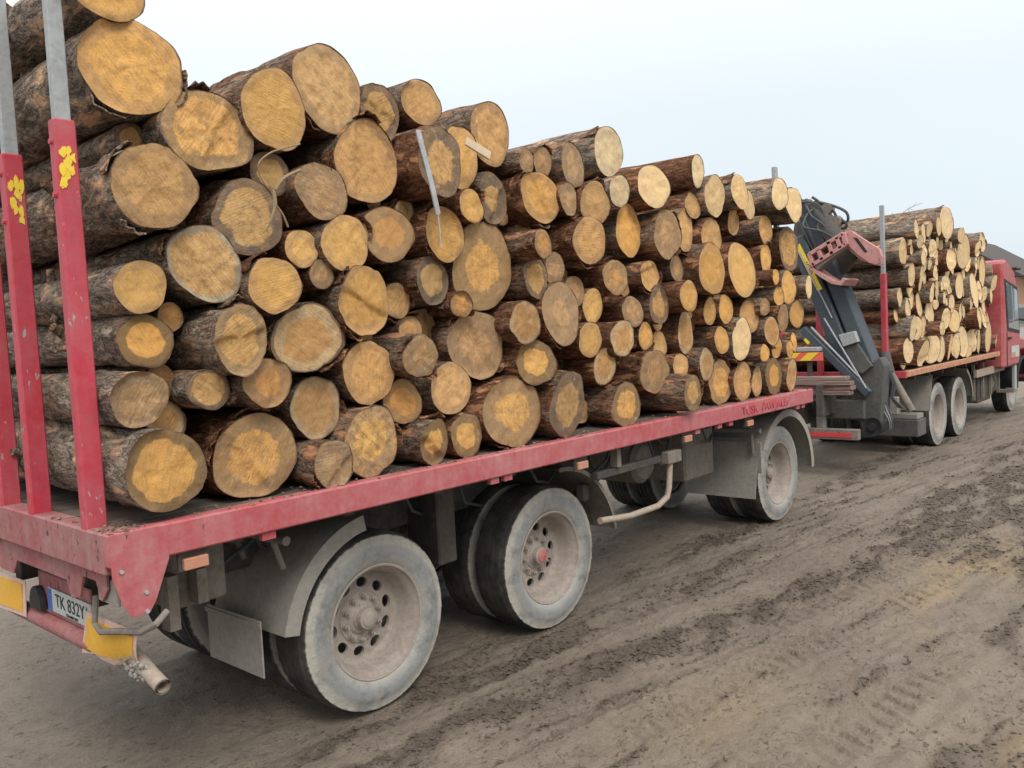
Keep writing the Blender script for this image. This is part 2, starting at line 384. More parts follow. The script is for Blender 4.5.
# ------------------------------------------------------------------ ground
def axis_coords(a, b, step, lo, hi, grow):
    """fine steps between a and b, then ever wider ones out to lo and hi"""
    xs = list(np.arange(a, b, step)); s = step
    while xs[-1] < hi: s *= grow; xs.append(xs[-1]+s)
    s = step; pre = [a]
    while pre[-1] > lo: s *= grow; pre.append(pre[-1]-s)
    return np.array(pre[:0:-1]+xs)
def sstep(a, b, x):
    t = np.clip((x-a)/(b-a), 0, 1); return t*t*(3-2*t)
def band(y, c, w): return np.exp(-((y-c)/w)**2)
def churn_mask(x, y):
    n = fbm(x*1.1, y*2.6, 5); n2 = fbm(x*3.2, y*7, 9)
    line = -.25-.175*(x-2.0)
    m = band(y, line+.10*(vn(x*.8, 0*x, 3)-.5), .14)*sstep(.9, 2.2, x)*(1-sstep(6.5, 9.0, x))*1.3
    m = m+band(y, .24-.05*(x-1), .10)*.75*(1-sstep(4, 9, x))
    m = m+sstep(5.6, 7.6, x)*sstep(-.35, -.75, y+.02*(x-7))*sstep(-2.9, -1.6, y)*(.55+.9*(n-.4))*(1-.6*sstep(11, 20, x))
    m = m+band(y, .55, .13)*.6*sstep(3.6, 5, x)+.45*band(y, -2.45+.05*x, .25)*sstep(.42, .6, n)
    sl = y+.15*x                                    # crumbly lines left along the driving direction
    for fq, sd_ in ((4.5, 77), (8.5, 79)):
        m = m+.6*np.exp(-((vn(sl*fq, x*.28, sd_)-.5)/.05)**2)*sstep(.40, .60, vn(x*.9, y*2.2, sd_+1))*(y < .5)*(y > -3.4)
    return np.clip(m*(.35+1.5*sstep(.36, .62, n2)), 0, 1)
TRACKS = ((-.62, -.15, .17), (-1.02, -.15, .15), (-1.75, -.12, .2), (-2.3, -.10, .18), (.12, -.09, .12))   # offset, slope, half width
def ground_h(x, y, detail=True):
    far = np.exp(-((np.maximum(0, np.abs(x-6)-14)/14)**2))*np.exp(-((np.maximum(0, np.abs(y)-5)/6)**2))
    h = .05*(fbm(x*.35, y*.6, 2)-.5)+.035*(fbm(x*.9, y*2.4, 4, 3)-.5)
    c = churn_mask(x, y)
    h = h+c*(.065*(fbm(x*9, y*11, 21, 3)-.42)+.03*(vn(x*27, y*27, 33)-.5)+.012)
    # lines pressed along the driving direction
    for k, (y0, sl, w) in enumerate(TRACKS):
        d = y-(y0+sl*(x-2.5)); g = np.exp(-(d/w)**4)
        fade = sstep(.38, .55, fbm(x*.7+k*9, y*.8, 41))
        rib = np.abs(((x+.55*np.abs(d))/.13+k*.37) % 1-.5)*2
        h = h-g*.016+g*fade*.020*sstep(.55, .75, rib)*(1-c)
        h = h+.012*np.exp(-((np.abs(d)-w*1.05)/.03)**2)*(.4+vn(x*6, y*3, 50+k))
    h = h+.020*(fbm(x*5, y*12, 61, 3)-.5)+.010*(vn(x*18, y*28, 71)-.5)+.006*(vn(x*38, y*44, 73)-.5)
    h = h+.034*(fbm((y+.15*x)*6, x*.22, 91, 3)-.5)
    # ruts pressed by the standing wheels
    for xw, r in ((1.55, .5), (3.09, .5), (6.84, .5), (12.72, .5), (13.96, .5), (18.02, .5)):
        wm = np.exp(-((x-xw)/.32)**4)*np.exp(-((y-.62)/.40)**6); h = h*(1-wm)-.012*wm
    return h*far
gx = axis_coords(-.6, 7.0, .022, -900, 1500, 1.022)
gy = axis_coords(-3.2, .9, .021, -900, 900, 1.035)
X, Y = np.meshgrid(gx, gy); H = ground_h(X, Y); nx, ny = len(gx), len(gy)
V = np.stack([X.ravel(), Y.ravel(), H.ravel()], 1)
ii = (np.arange(ny-1)[:, None]*nx+np.arange(nx-1)[None, :]).ravel()
Q = np.stack([ii, ii+1, ii+nx+1, ii+nx], 1)
gm = bpy.data.meshes.new('ground'); gm.vertices.add(len(V)); gm.vertices.foreach_set('co', V.ravel())
gm.loops.add(Q.size); gm.loops.foreach_set('vertex_index', Q.ravel()); gm.polygons.add(len(Q))
gm.polygons.foreach_set('loop_start', np.arange(0, Q.size, 4)); gm.polygons.foreach_set('loop_total', np.full(len(Q), 4)); gm.update(); gm.shade_smooth()
C = churn_mask(X, Y)*np.exp(-((np.maximum(0, np.abs(X-7)-13)/10)**2))
for k, (y0, sl, w) in enumerate(TRACKS):          # darker colour along the edges of the tread bars
    d = Y-(y0+sl*(X-2.5)); rib = np.abs(((X+.55*np.abs(d))/.13+k*.37) % 1-.5)*2
    C = np.maximum(C, .85*np.exp(-(d/w)**4)*sstep(.42, .56, fbm(X*.7+k*9, Y*.8, 41))*np.exp(-((rib-.58)/.10)**2)*(X < 9)*sstep(.35, .5, vn(X*9, Y*9, 44)))
gm.attributes.new('churn', 'FLOAT', 'POINT').data.foreach_set('value', C.ravel())
SN = np.exp(-(((X-5.7)/1.3)**2+((Y+1.75)/.42)**2))*sstep(.35, .6, fbm(X*1.6, Y*2.6, 81))*.95+.35*np.exp(-(((X-2.6)/.6)**2+((Y+1.2)/.3)**2))
SN = np.clip(SN+.9*np.exp(-(((X-3.0)/.35)**2+((Y+2.6)/.18)**2)), 0, 1)
gm.attributes.new('sand', 'FLOAT', 'POINT').data.foreach_set('value', SN.ravel())
gm.materials.append(MATS['mud'])
go = bpy.data.objects.new('ground', gm); col.objects.link(go); go['kind'] = 'structure'

rng = np.random.default_rng(11)
def scatter(name, mat, n, smin, smax, pick, label, flat=.7):
    vs, fs = [], []
    ico = np.array([(0, 0, 1), (.9, 0, .3), (.28, .85, .3), (-.72, .53, .3), (-.72, -.53, .3), (.28, -.85, .3), (0, 0, -.6)])
    tri = [(0, 1, 2), (0, 2, 3), (0, 3, 4), (0, 4, 5), (0, 5, 1), (6, 2, 1), (6, 3, 2), (6, 4, 3), (6, 5, 4), (6, 1, 5)]
    P = pick(n)
    hz = ground_h(P[:, 0], P[:, 1])
    for (x, y), z in zip(P, hz):
        s = smin+(smax-smin)*rng.random()**3
        q = ico*(1+.55*(rng.random((7, 1))-.5))*s*np.array([1+.7*rng.random(), 1, flat]); a = rng.random()*6.28
        rot = np.array([[math.cos(a), -math.sin(a), 0], [math.sin(a), math.cos(a), 0], [0, 0, 1]])
        b = len(vs); vs += list(q@rot.T+np.array([x, y, z+s*.15])); fs += [tuple(i+b for i in t) for t in tri]
    me = bpy.data.meshes.new(name); me.from_pydata([tuple(v) for v in vs], [], fs); me.materials.append(MATS[mat])
    o = bpy.data.objects.new(name, me); col.objects.link(o); o['kind'] = 'stuff'; tag(o, label, 'mud'); return o
def pick_churn(n):
    out_ = []
    while len(out_) < n:
        q = np.stack([rng.uniform(.3, 14, 4000), rng.uniform(-2.9, .8, 4000)], 1)
        keep = churn_mask(q[:, 0], q[:, 1])*(.35+.65*np.exp(-q[:, 0]/7)) > rng.random(4000)*.9+.12
        out_ += list(q[keep])
    return np.array(out_[:n])
def pick_all(n): return np.stack([rng.uniform(.2, 16, n), rng.uniform(-3.2, 3, n)], 1)
scatter('mud_clods', 'clod', 22000, .003, .016, pick_churn, 'dark crumbly mud clods churned up along the wheel tracks')
scatter('mud_crumbs', 'clod', 2600, .003, .011, pick_all, 'small dark crumbs of soil and grit lying on the smooth mud', .4)

# ------------------------------------------------------------------ building far behind the cab
bx0 = 60.0
bd = thing('yard_building', (bx0+6, 12, 0), 'low yard building with pale walls and dark pitched roof beyond the red cab', 'building')
ra_, rb_ = px(1000, 263.5, 'x', bx0-.9), px(1024, 275.5, 'x', bx0-.9); sl_ = (ra_[2]-rb_[2])/(ra_[1]-rb_[1])
def roof_z(y): return ra_[2]+sl_*(min(y, 24-y)-ra_[1])
MB().box(bx0, bx0+14, 5.6, 18.4, 0, 2.35).build('wall', 'cream_wall', bd)
MB().prism([(5.6, 2.35), (18.4, 2.35), (18.4, roof_z(5.6)-.3), (12, roof_z(12)-.3), (5.6, roof_z(5.6)-.3)], 'x', bx0+.003, bx0+13.9).build('gable', 'peach_wall', bd)
slp = MB()
for s in (-1, 1):
    a = Vector((0, 12, roof_z(12))); b = Vector((0, 12+s*7.4, roof_z(4.6))); n = Vector((0, s*.45, .88))*.22
    slp.add([(xx, q.y, q.z) for xx in (bx0-.9, bx0+14.8) for q in (a, b, b-n, a-n)], [(0, 1, 2, 3), (7, 6, 5, 4), (0, 4, 5, 1), (1, 5, 6, 2), (2, 6, 7, 3), (3, 7, 4, 0)])
rf = slp.build('roof', 'roof', bd)
for yy in (7.0, 9.2, 14.5):
    w = MB().box(bx0-.06, bx0-.003, yy, yy+1.1, 1.0, 2.2).build('window', 'white_plate', bd)
    MB().box(bx0-.075, bx0-.062, yy+.08, yy+1.02, 1.08, 2.12).build('pane', 'glass', w)
MB().box(bx0-.08, bx0-.003, 5.9, 6.7, .0, 2.1).build('door', 'roof', bd)
for yy in (5.75, 8.5):
    MB().box(bx0-.2, bx0-.09, yy, yy+.1, 0, 2.9).build('post', 'roof', bd)

# ------------------------------------------------------------------ wheels (axle along y, outer face at y = 0 looking to -y)
def wheel_meshes():
    n = 160
    prof = [(.318, .018), (.33, .004), (.36, -.010), (.40, -.014), (.435, -.006), (.462, .010), (.484, .012), (.494, .030), (.498, .048)]
    grooves = []
    y = .052
    for k in range(4):
        grooves += [(.5, y), (.5, y+.039), (.491, y+.041), (.491, y+.047)]; y += .050
    tail = [(.498, .262), (.486, .278), (.462, .286), (.40, .296), (.33, .282), (.318, .262)]
    full = prof+grooves+tail
    def lug(i, k, r, yy):
        if .48 < r and (.02 < yy < .05 or .255 < yy < .28): return r-(.0035 if (k//2) % 2 else 0), yy
        if .45 < r < .49 and yy < .02: return r, yy+.0025*math.sin(k*2.1)*math.sin(k*.7)
        return r, yy
    ty = MB().lathe(full, seg=n, fn=lug)
    # rim: flange, deep barrel, recessed disc with ten hand holes
    rim = MB().lathe([(.322, .03), (.326, .012), (.318, .006), (.309, .010), (.306, .022), (.296, .034), (.283, .05), (.270, .09), (.262, .150), (.246, .170), (.232, .175)], seg=72)
    rim.lathe([(.306, .25), (.29, .24), (.285, .21), (.262, .17)], seg=72)
    nh, kq = 10, 6
    for s in range(nh):
        a0, a1 = 2*math.pi*s/nh, 2*math.pi*(s+1)/nh; ro, ri = .232, .152; am = (a0+a1)/2
        outer = [(ri+(ro-ri)*t/kq, a0) for t in range(kq)]+[(ro, a0+(a1-a0)*t/kq) for t in range(kq)]+[(ro-(ro-ri)*t/kq, a1) for t in range(kq)]+[(ri, a1-(a1-a0)*t/kq) for t in range(kq)]
        m = len(outer); po = [(r*math.cos(a), .175, r*math.sin(a)) for r, a in outer]
        cx_, cz_ = .196*math.cos(am), .196*math.sin(am); ph = []
        for q in po:
            dx, dz = q[0]-cx_, q[2]-cz_; rr, tt = dx*math.cos(am)+dz*math.sin(am), -dx*math.sin(am)+dz*math.cos(am); an = math.atan2(tt, rr)
            er, et = .029*math.cos(an), .038*math.sin(an)
            ph.append((cx_+er*math.cos(am)-et*math.sin(am), .175, cz_+er*math.sin(am)+et*math.cos(am)))
        pb = [(q[0], .195, q[2]) for q in ph]
        rim.add(po+ph+pb, [(i, (i+1) % m, m+(i+1) % m, m+i) for i in range(m)]+[(m+i, m+(i+1) % m, 2*m+(i+1) % m, 2*m+i) for i in range(m)])
    rim.lathe([(.152, .175), (.144, .166), (.095, .164)], seg=60)
    hub = MB().lathe([(.100, .165), (.092, .155), (.074, .150), (.068, .138), (.062, .132), (.060, .098), (.054, .092), (.0, .090)], seg=40)
    hubcap = MB().lathe([(.044, .093), (.044, .086), (.040, .084), (.0, .083)], seg=28)
    nuts = MB()
    for k in range(10):
        a = 2*math.pi*(k+.5)/10; q = (.122*math.cos(a), .122*math.sin(a))
        for r_, y0, y1, sg in ((.019, .165, .158, 12), (.0145, .158, .138, 6), (.008, .138, .126, 8)):
            nuts.tube([(q[0], y0, q[1]), (q[0], y1, q[1])], r_, sg)
    axle = MB().lathe([(.14, .20), (.12, .23), (.07, .3), (.06, .62)], seg=20)
    out_ = dict(tyre=ty.mesh('tyre', 'tyre', smooth=True), wheel=rim.mesh('wheel', 'rim', smooth=True), hub=hub.mesh('hub', 'rim', smooth=True),
                hub_cap=hubcap.mesh('hub_cap', 'rim', smooth=True), wheel_nuts=nuts.mesh('wheel_nuts', 'rim'), drum=axle.mesh('brake_drum', 'grime', smooth=True))
    for k in ('tyre', 'wheel', 'hub'): out_[k].set_sharp_from_angle(angle=R(40))
    red = out_['hub_cap'].copy(); red.materials.clear(); red.materials.append(MATS['gravel_red']); out_['red_cap'] = red
    return out_
WM = wheel_meshes()
def wheel(parent, x, y, rot=0.0, flip=False, cap='hub_cap', spin=0.0, dual=True, steer=0.0, inner=False, label=None):
    w = link('wheel', WM['wheel'], (x, y, .492), parent)
    w.rotation_euler = (0, spin, (math.pi if flip else 0)+steer)
    parts = [('tyre', 'tyre')] if inner else [('tyre', 'tyre'), ('hub', 'hub'), ('hub_cap', cap), ('wheel_nuts', 'wheel_nuts'), ('brake_drum', 'drum')]
    for nm, k in parts:
        o = bpy.data.objects.new(nm, WM[k]); col.objects.link(o); o.parent = w; WLOC[o] = WLOC[w]
        if nm == 'wheel_nuts': o['kind'] = 'stuff'
    if label: w['label'] = label
    if dual:
        wheel(parent, x, y+(-.335 if flip else .335), rot, flip, cap, spin+.2, False, steer, True)
    return w
def arc_guard(parent, x, z, r, a0, a1, y0, y1, lip=.07, mat='guard', name='mudguard', t=.006, seg=20):
    m = MB().lathe([(r, y1), (r, y0), (r-lip, y0-.004), (r-lip, y0+t-.004), (r-t, y0+t), (r-t, y1), (r, y1)], (x, 0, z), seg, R(a0), R(a1))
    return m.build(name, mat, parent, smooth='auto')

# ------------------------------------------------------------------ trailer
HB, W = 1.355, 2.5
tr = thing('log_trailer', (3.5, 1.25, 0), 'red flatbed log trailer with dusty wheels and rear stakes, loaded crosswise with logs', 'trailer')
LB = 6.99
rail = MB().box(0, LB, 0, .06, HB-.138, HB).build('side_rail', 'red_rail', tr, bevel=.008)
MB().box(.06, LB-.06, .06, .11, HB-.03, HB-.006).build('rail_flange', 'red_rail', tr)
MB().box(0, LB, W-.06, W, HB-.138, HB).build('side_rail', 'red_rail', tr, bevel=.008)
MB().box(LB-.09, LB-.002, .062, W-.062, HB-.16, HB-.004).build('front_beam', 'red_rail', tr, bevel=.006)
MB().box(.002, .10, .062, W-.062, HB-.175, HB-.003).build('rear_beam', 'red_dusty', tr, bevel=.008)
text('lettering', 'TUSK  PAWJALEF', .105, 'red_stake', rail, (5.9, -.003, HB-.072), (1, 0, 0), (0, 0, 1), 1.25, .003)
nb = 13; pw = (W-.124)/nb
pl = MB().box(.105, LB-.095, -pw/2+.004, pw/2-.004, -.018, .018).mesh('deck_plank', 'plank', bevel=.004)
for k in range(nb):
    o = link('deck_plank', pl, ((LB+.01)/2*0, .062+pw*(k+.5), HB-.030+.004*math.sin(k*2.3)), tr)
# stakes at the rear and at the front end
def stake(parent, x, y, ztop, zred, mred='red_stake', yellow=False, wx=.085, wy=.062, zb=HB, zs=0):
    s = MB().prism([(x, y), (x+wx, y), (x+wx, y+wy), (x, y+wy)], 'z', zb-.1+zs, zred).build('stake', mred, parent, bevel=.006)
    MB().prism([(x+.012, y+.010), (x+wx-.012, y+.010), (x+wx-.012, y+wy-.010), (x+.012, y+wy-.010)], 'z', zred-.02, ztop).build('stake_extension', 'galvanised', s, bevel=.004)
    for z in (zred-.09, zred-.30):
        MB().tube([(x-.012, y+.03, z), (x+.004, y+.03, z)], .011, 6).build('bolt', mred, s)
    if yellow:
        g = MB(); rr = random.Random(int(y*100))
        for k in range(15):
            cx_, cz_ = x+.015+.055*rr.random(), zred-.12-.17*rr.random(); n_ = 7
            pts = [(cx_+(.005+.012*rr.random())*math.cos(2*math.pi*i/n_), cz_+(.010+.022*rr.random())*math.sin(2*math.pi*i/n_)) for i in range(n_)]
            g.prism(pts, 'y', y-.0015-.0002*k, y+.004)
        g.build('yellow_sticker', 'marker_yellow', s)['label'] = 'worn yellow sticker remains on the red stake'
    return s
for y, zr in ((.21, 3.00), (.805, 2.97), (1.20, 2.97), (1.68, 2.97), (2.2, 3.0)):
    stake(tr, .005, y, 3.95, zr, yellow=y < 1)
for y in (.28, .85, 1.6, 2.2): stake(tr, LB-.085, y, 3.62, 2.9)
# rear end: corner plates, apron, bumper tube, boards, licence plate
def corner(y0, y1):
    pts = [px(108, 538, 'y', 0), px(169, 557.5, 'y', 0), px(156, 600, 'y', 0), px(150, 612, 'y', 0), px(132, 618, 'y', 0), px(122, 604, 'y', 0), px(110, 580, 'y', 0)]
    q = [(.003, HB-.004)]+[(max(p[0], .003), p[2]) for i, p in enumerate(pts) if i > 0]; q[1:1] = [(.20, HB-.004), (.235, HB-.05)]
    m = MB().prism(q, 'y', y0, y1).build('corner_plate', 'red_rail', tr)
    for (u, v) in ((121, 572), (146, 592), (147, 611)):
        b = px(u, v, 'y', 0); MB().tube([(b[0], y0-.008, b[2]), (b[0], y0+.002, b[2])], .009, 6).build('bolt', 'galvanised', m)
corner(-.003, .0); corner(W, W+.003)
MB().prism([(.16, 1.10), (.22, 1.04), (.27, 1.12), (.40, 1.12), (.45, 1.02), (.54, 1.00), (.58, 1.075), (1.20, 1.075), (1.26, 1.0), (1.45, 1.0), (1.5, 1.08), (2.2, 1.08), (2.2, HB-.177), (.16, HB-.177)], 'x', .045, .057).build('rear_apron', 'red_dusty', tr, bevel=.002)
lq = [px(u, v, 'x', .06) for u, v in ((96, 574), (114, 582), (118, 608), (99, 600))]
MB().prism([(q[1], q[2]) for q in lq], 'x', .060, .075).build('light_bracket', 'guard', tr, bevel=.003)
bt = MB().tube([(.165, .60, .735), (.165, 2.2, .735)], .042, 14).build('bumper_tube', 'red_dusty', tr, smooth='auto')
MB().box(.165, .178, .66, 1.30, .78, .985).build('plate_holder', 'red_dusty', tr, bevel=.004)
lp = MB().box(.150, .158, .62, 1.14, .81, .925).build('licence_plate', 'white_plate', tr, bevel=.003)
MB().box(.1475, .152, 1.09, 1.138, .813, .922).build('country_band', 'blue', lp)
text('lettering', 'TK 832Y1', .092, 'black', lp, (.149, .845, .872), (0, -1, 0), (0, 0, 1), 1.05, .001)
text('lettering', 'TRANSPORT', .02, 'black', lp, (.149, .85, .823), (0, -1, 0), (0, 0, 1), 1.3, .001)
tl = MB(); a = np.linspace(0, math.pi, 10)
tl.prism([(1.26+.075*math.cos(q), .80+.115*math.sin(q)) for q in a], 'x', .125, .16); tl.build('tail_light', 'black', tr, bevel=.004)
def board(corners, x, curl):
    """reflective board from its four corners (near top, far top, far bottom, near bottom) in the photograph, standing in the plane x"""
    c = [Vector(px(u, v, 'x', x)) for u, v in corners]; n = 8; o = []
    for nm, ins, mt, dx in (('marker_board', 0, 'plate_border', 0), ('reflective_panel', .09, 'yellow_plate', -.004)):
        m = MB(); vs = []
        for i in range(n):
            for j in range(n):
                s_, t_ = ins*.6+(1-1.2*ins)*i/(n-1), ins*1.3+(1-2.6*ins)*j/(n-1)
                q = (c[0]*(1-s_)+c[1]*s_)*(1-t_)+(c[3]*(1-s_)+c[2]*s_)*t_
                b_ = curl*(.05*t_**3*(1-s_)+.012*t_*math.sin(s_*8))
                vs.append((q.x+dx+b_, q.y, q.z+(curl*.012*math.sin(s_*11)*t_ if ins == 0 else 0)))
        k = len(vs); vs += [(a_+.004, b2, c2) for a_, b2, c2 in vs]; fs = []
        for i in range(n-1):
            for j in range(n-1):
                a_ = i*n+j; fs += [(a_, a_+1, a_+n+1, a_+n), (k+a_, k+a_+n, k+a_+n+1, k+a_+1)]
        for i in range(n-1):
            for p0, p1 in ((i*n, (i+1)*n), ((i+1)*n+n-1, i*n+n-1), (i+1, i), ((n-1)*n+i, (n-1)*n+i+1)): fs.append((p0, p1, k+p1, k+p0))
        m.add(vs, fs); o.append(m.build(nm, mt, o[0] if o else tr))
    return o[0]
board([(137, 633), (86, 611), (79, 651), (131, 675)], .118, 1.0)['label'] = 'bent yellow reflective board with faded border hanging off the bumper'
board([(25, 581), (-22, 564), (-20, 600), (26, 617)], .118, 0.0)
# bent bracket strip above the near board, and the broken pipe with caked mud below it
MB().tube([(.10, .42, 1.02), (.085, .42, .90), (.085, .36, .875), (.10, .20, .905), (.12, .05, .925), (.16, .00, .955), (.22, .02, .99)], .014, 8).build('bent_bracket', 'grime', tr, smooth='auto')
pe = [Vector(px(u, v, 'x', xx)) for u, v, xx in ((118, 636, .20), (140, 661, .17), (150, 673, .16), (163, 687, .15))]
MB().tube(pe, [.034, .034, .033, .032], 16, False).tube([pe[3]+(pe[3]-pe[2])*.001, pe[2], pe[1]], [.025, .026, .026], 16, False).build('bumper_pipe', 'pale_pipe', tr, smooth='auto')
mudm = MB(); rr = random.Random(5)
for k in range(150):
    t = rr.random(); c0 = pe[0].lerp(pe[2], t); s = .004+.009*rr.random()
    off = Vector((rr.uniform(-.045, .0), rr.uniform(-.02, .02), rr.uniform(-.035, .04)))
    dv = Vector((rr.uniform(-1, 1), rr.uniform(-1, 1), rr.uniform(-1, 1))).normalized()*s
    mudm.tube([c0+off-dv, c0+off-dv*.4, c0+off+dv*.5, c0+off+dv], [s*.4, s, s*.85, s*.3], 6)
mudm.build('caked_mud', 'guard', tr)['kind'] = 'stuff'
# chassis
for y in (.78, 1.66): MB().box(.2, LB-.1, y, y+.09, .86, HB-.165).build('chassis_beam', 'chassis', tr, bevel=.006)
for x in np.arange(.55, 6.8, .62): MB().box(x, x+.06, .063, W-.063, HB-.165, HB-.062).build('cross_member', 'chassis', tr)
for x in (1.55, 3.09, 6.84):
    MB().tube([(x, .60, .492), (x, W-.60, .492)], .065, 16).build('axle', 'chassis', tr, smooth='auto')
    for y in (1.02, 1.46): MB().tube([(x-.42, y, .66), (x-.2, y, .60), (x, y, .575), (x+.2, y, .60), (x+.42, y, .66)], .04, 8).build('leaf_spring', 'chassis', tr, smooth='auto')
for x, st, cp in ((1.55, 0, 'hub_cap'), (3.09, 0, 'red_cap'), (6.84, R(0), 'hub_cap')):
    wheel(tr, x, .314, cap=cp, spin=x*1.7, steer=st); wheel(tr, x, W-.314, flip=True, spin=x)
# rear guard and flap of the rearmost axle
g = arc_guard(tr, 1.55, .492, .63, 98, 170, .29, .98, .085)
MB().box(.862, .872, .40, .93, .385, .68).build('mud_flap', 'guard', g, bevel=.003)
MB().box(.856, .862, .39, .94, .64, .665).build('flap_strip', 'guard', g)
MB().tube([(.93, .95, 1.10), (.93, .22, 1.10)], .024, 12).build('guard_arm', 'grime', tr, smooth='auto')
for y in (.35, .72): MB().tube([(.93, y, 1.10), (.985, y, .93)], .016, 8).build('guard_clip', 'grime', g)
MB().box(.42, .70, .40, .62, .86, 1.14).build('tool_box', 'grime', tr, bevel=.01)
for k in range(2): MB().box(.36+.14*k, .41+.14*k, .30, .38, .80+.09*k, 1.05).build('bracket_plate', 'grime', tr)
# front-side guard of the second axle
arc_guard(tr, 3.09, .492, .64, 8, 92, .20, .96, .03, 'grime')
MB().box(2.20, 2.36, .5, .8, .62, 1.2).build('bracket_plate', 'chassis', tr, bevel=.01)
# pale side-guard pipe
pp = [px(600, 521, 'y', .10), px(630, 516, 'y', .10), px(658, 506, 'y', .10), px(667, 497, 'y', .10), px(669, 487, 'y', .10), px(670, 458, 'y', .10)]
MB().tube(pp, .024, 12).build('side_guard_pipe', 'pale_pipe', tr, smooth='auto')
MB().box(3.40, 4.42, .12, .17, 1.0, 1.055).build('side_guard_bar', 'chassis', tr, bevel=.005)
MB().box(4.26, 4.46, .06, .13, .985, 1.08).build('bracket_plate', 'grime', tr, bevel=.006)
MB().box(3.62, 3.67, .10, .16, 1.06, HB-.145).build('bracket_plate', 'grime', tr)
MB().box(3.44, 3.51, .27, .36, .82, .95).build('valve_block', 'chassis', tr, bevel=.015)
MB().tube([(3.65, .42, 1.15), (3.66, .42, .95), (3.60, .42, .86), (3.45, .42, .84)], .022, 10).build('air_hose', 'hose', tr, smooth='auto')
# tanks and boxes under the deck
MB().lathe([(0, -.0), (.15, .0), (.19, .04), (.19, .72), (.15, .76), (0, .76)], (4.95, .72, .86), 28).build('air_tank', 'grime', tr, smooth='auto')
MB().lathe([(0, -.0), (.10, .0), (.14, .04), (.14, .6), (.10, .64), (0, .64)], (4.35, .8, .90), 24).build('air_tank', 'chassis', tr, smooth='auto')
MB().box(3.9, 4.6, 1.0, 1.55, .62, 1.05).build('spare_box', 'chassis', tr, bevel=.02)
MB().box(6.2, 7.5, .95, 1.55, .80, 1.12).build('turntable_frame', 'chassis', tr, bevel=.02)
MB().beam((7.2, .9, .85), (9.2, 1.25, .75), .10, .12, (0, 0, 1)).beam((7.2, 1.6, .85), (9.2, 1.25, .75), .10, .12, (0, 0, 1)).build('drawbar', 'grime', tr)
# front guard with big flap and struts
g = arc_guard(tr, 6.84, .492, .66, -2, 150, .215, .96, .07)
g['label'] = 'grey arched front mudguard with wide flap'
MB().add([(6.22, .24, .93), (6.22, 1.0, .93), (6.10, 1.0, .36), (6.10, .24, .36), (6.23, .24, .93), (6.23, 1.0, .93), (6.11, 1.0, .36), (6.11, .24, .36)], [(0, 1, 2, 3), (7, 6, 5, 4), (0, 4, 5, 1), (1, 5, 6, 2), (2, 6, 7, 3), (3, 7, 4, 0)]).build('mud_flap', 'guard', g)
MB().box(6.18, 6.20, .20, 1.0, .60, .90).build('flap_panel', 'guard', g, bevel=.004)
MB().tube([(6.12, 1.1, 1.02), (6.12, .17, 1.02)], .026, 12).build('guard_arm', 'grime', tr, smooth='auto')
for y in (.27, .88): MB().tube([(6.12, y, 1.06), (6.15, y, .80)], .018, 8).build('guard_clip', 'grime', g)
MB().box(5.35, 5.9, .55, 1.2, .62, 1.1).build('tool_box', 'grime', tr, bevel=.02)
for x in (.36, 3.10, 4.50, 5.6): 
    m = MB().box(x-.055, x+.055, .012, .035, 1.135, 1.185).build('side_marker', 'orange', tr, bevel=.004)
    MB().box(x-.07, x+.07, .036, .05, 1.13, 1.214).build('marker_bracket', 'chassis', m)
for x in (.68, 2.2, 2.32, 4.62, 5.0, 5.2, 6.62, 6.75): MB().box(x, x+.07, .02, .05, HB-.175, HB-.1395).build('rope_hook', 'red_rail', tr)

# hoses, cables and brake chambers under the deck
rh = random.Random(9)
for k in range(12):
    x0, y0 = .5+k*.5, rh.uniform(.35, .75); x1 = x0+rh.uniform(.4, .9); sag = rh.uniform(.12, .3)
    MB().tube([(x0, y0, 1.14), (x0+.08, y0, 1.12-sag*.7), ((x0+x1)/2, y0+.05, 1.12-sag), (x1-.1, y0+.1, 1.12-sag*.6), (x1, y0+.1, 1.14)], .012, 6).build('air_hose', 'hose', tr, smooth='auto')
for x in (1.55, 3.09, 6.84):
    for y in (1.0, 1.42): MB().lathe([(0, 0), (.075, .0), (.085, .03), (.085, .10), (.07, .14), (0, .14)], (x-.28, y, .62), 20).build('brake_chamber', 'grime', tr, smooth='auto')
# ------------------------------------------------------------------ truck
tk = thing('log_truck', (14.5, 1.25, 0), 'red log truck with pale wheels and ochre bed rail, parked ahead of the trailer', 'truck')
TX0, TX1, TY0, TY1, TZ = 10.38, 15.93, .10, 2.40, 1.30
MB().box(TX0+.05, TX1, TY0, TY0+.06, TZ-.08, TZ).build('side_rail', 'ochre_rail', tk, bevel=.005)
MB().box(TX0+.05, TX1, TY1-.06, TY1, TZ-.08, TZ).build('side_rail', 'ochre_rail', tk, bevel=.005)
MB().box(TX0, TX0+.048, TY0, TY1, TZ-.09, TZ+.004).build('rear_beam', 'red_stake', tk, bevel=.005)
pw = (TY1-TY0-.124)/10; pl2 = MB().box(TX0+.05, TX1, -pw/2+.004, pw/2-.004, -.018, .018).mesh('deck_plank', 'plank')
for k in range(10): link('deck_plank', pl2, (0, TY0+.062+pw*(k+.5), TZ-.035), tk)
for y, zr in ((.32, 2.62), (1.2, 2.62), (2.05, 2.62)): stake(tk, TX0-.04, y, 3.52, zr, wx=.08, wy=.07, zb=TZ)
for y in (.3, 1.2, 2.1): stake(tk, TX1-.09, y, 2.9, 2.6, wx=.08, wy=.07, zb=TZ)
for y in (.8, 1.6): MB().box(9.3, 18.6, y, y+.09, .80, TZ-.09).build('chassis_beam', 'chassis', tk, bevel=.006)
for x in np.arange(11, 15.9, .7): MB().box(x, x+.06, TY0+.07, TY1-.07, TZ-.15, TZ-.056).build('cross_member', 'chassis', tk)
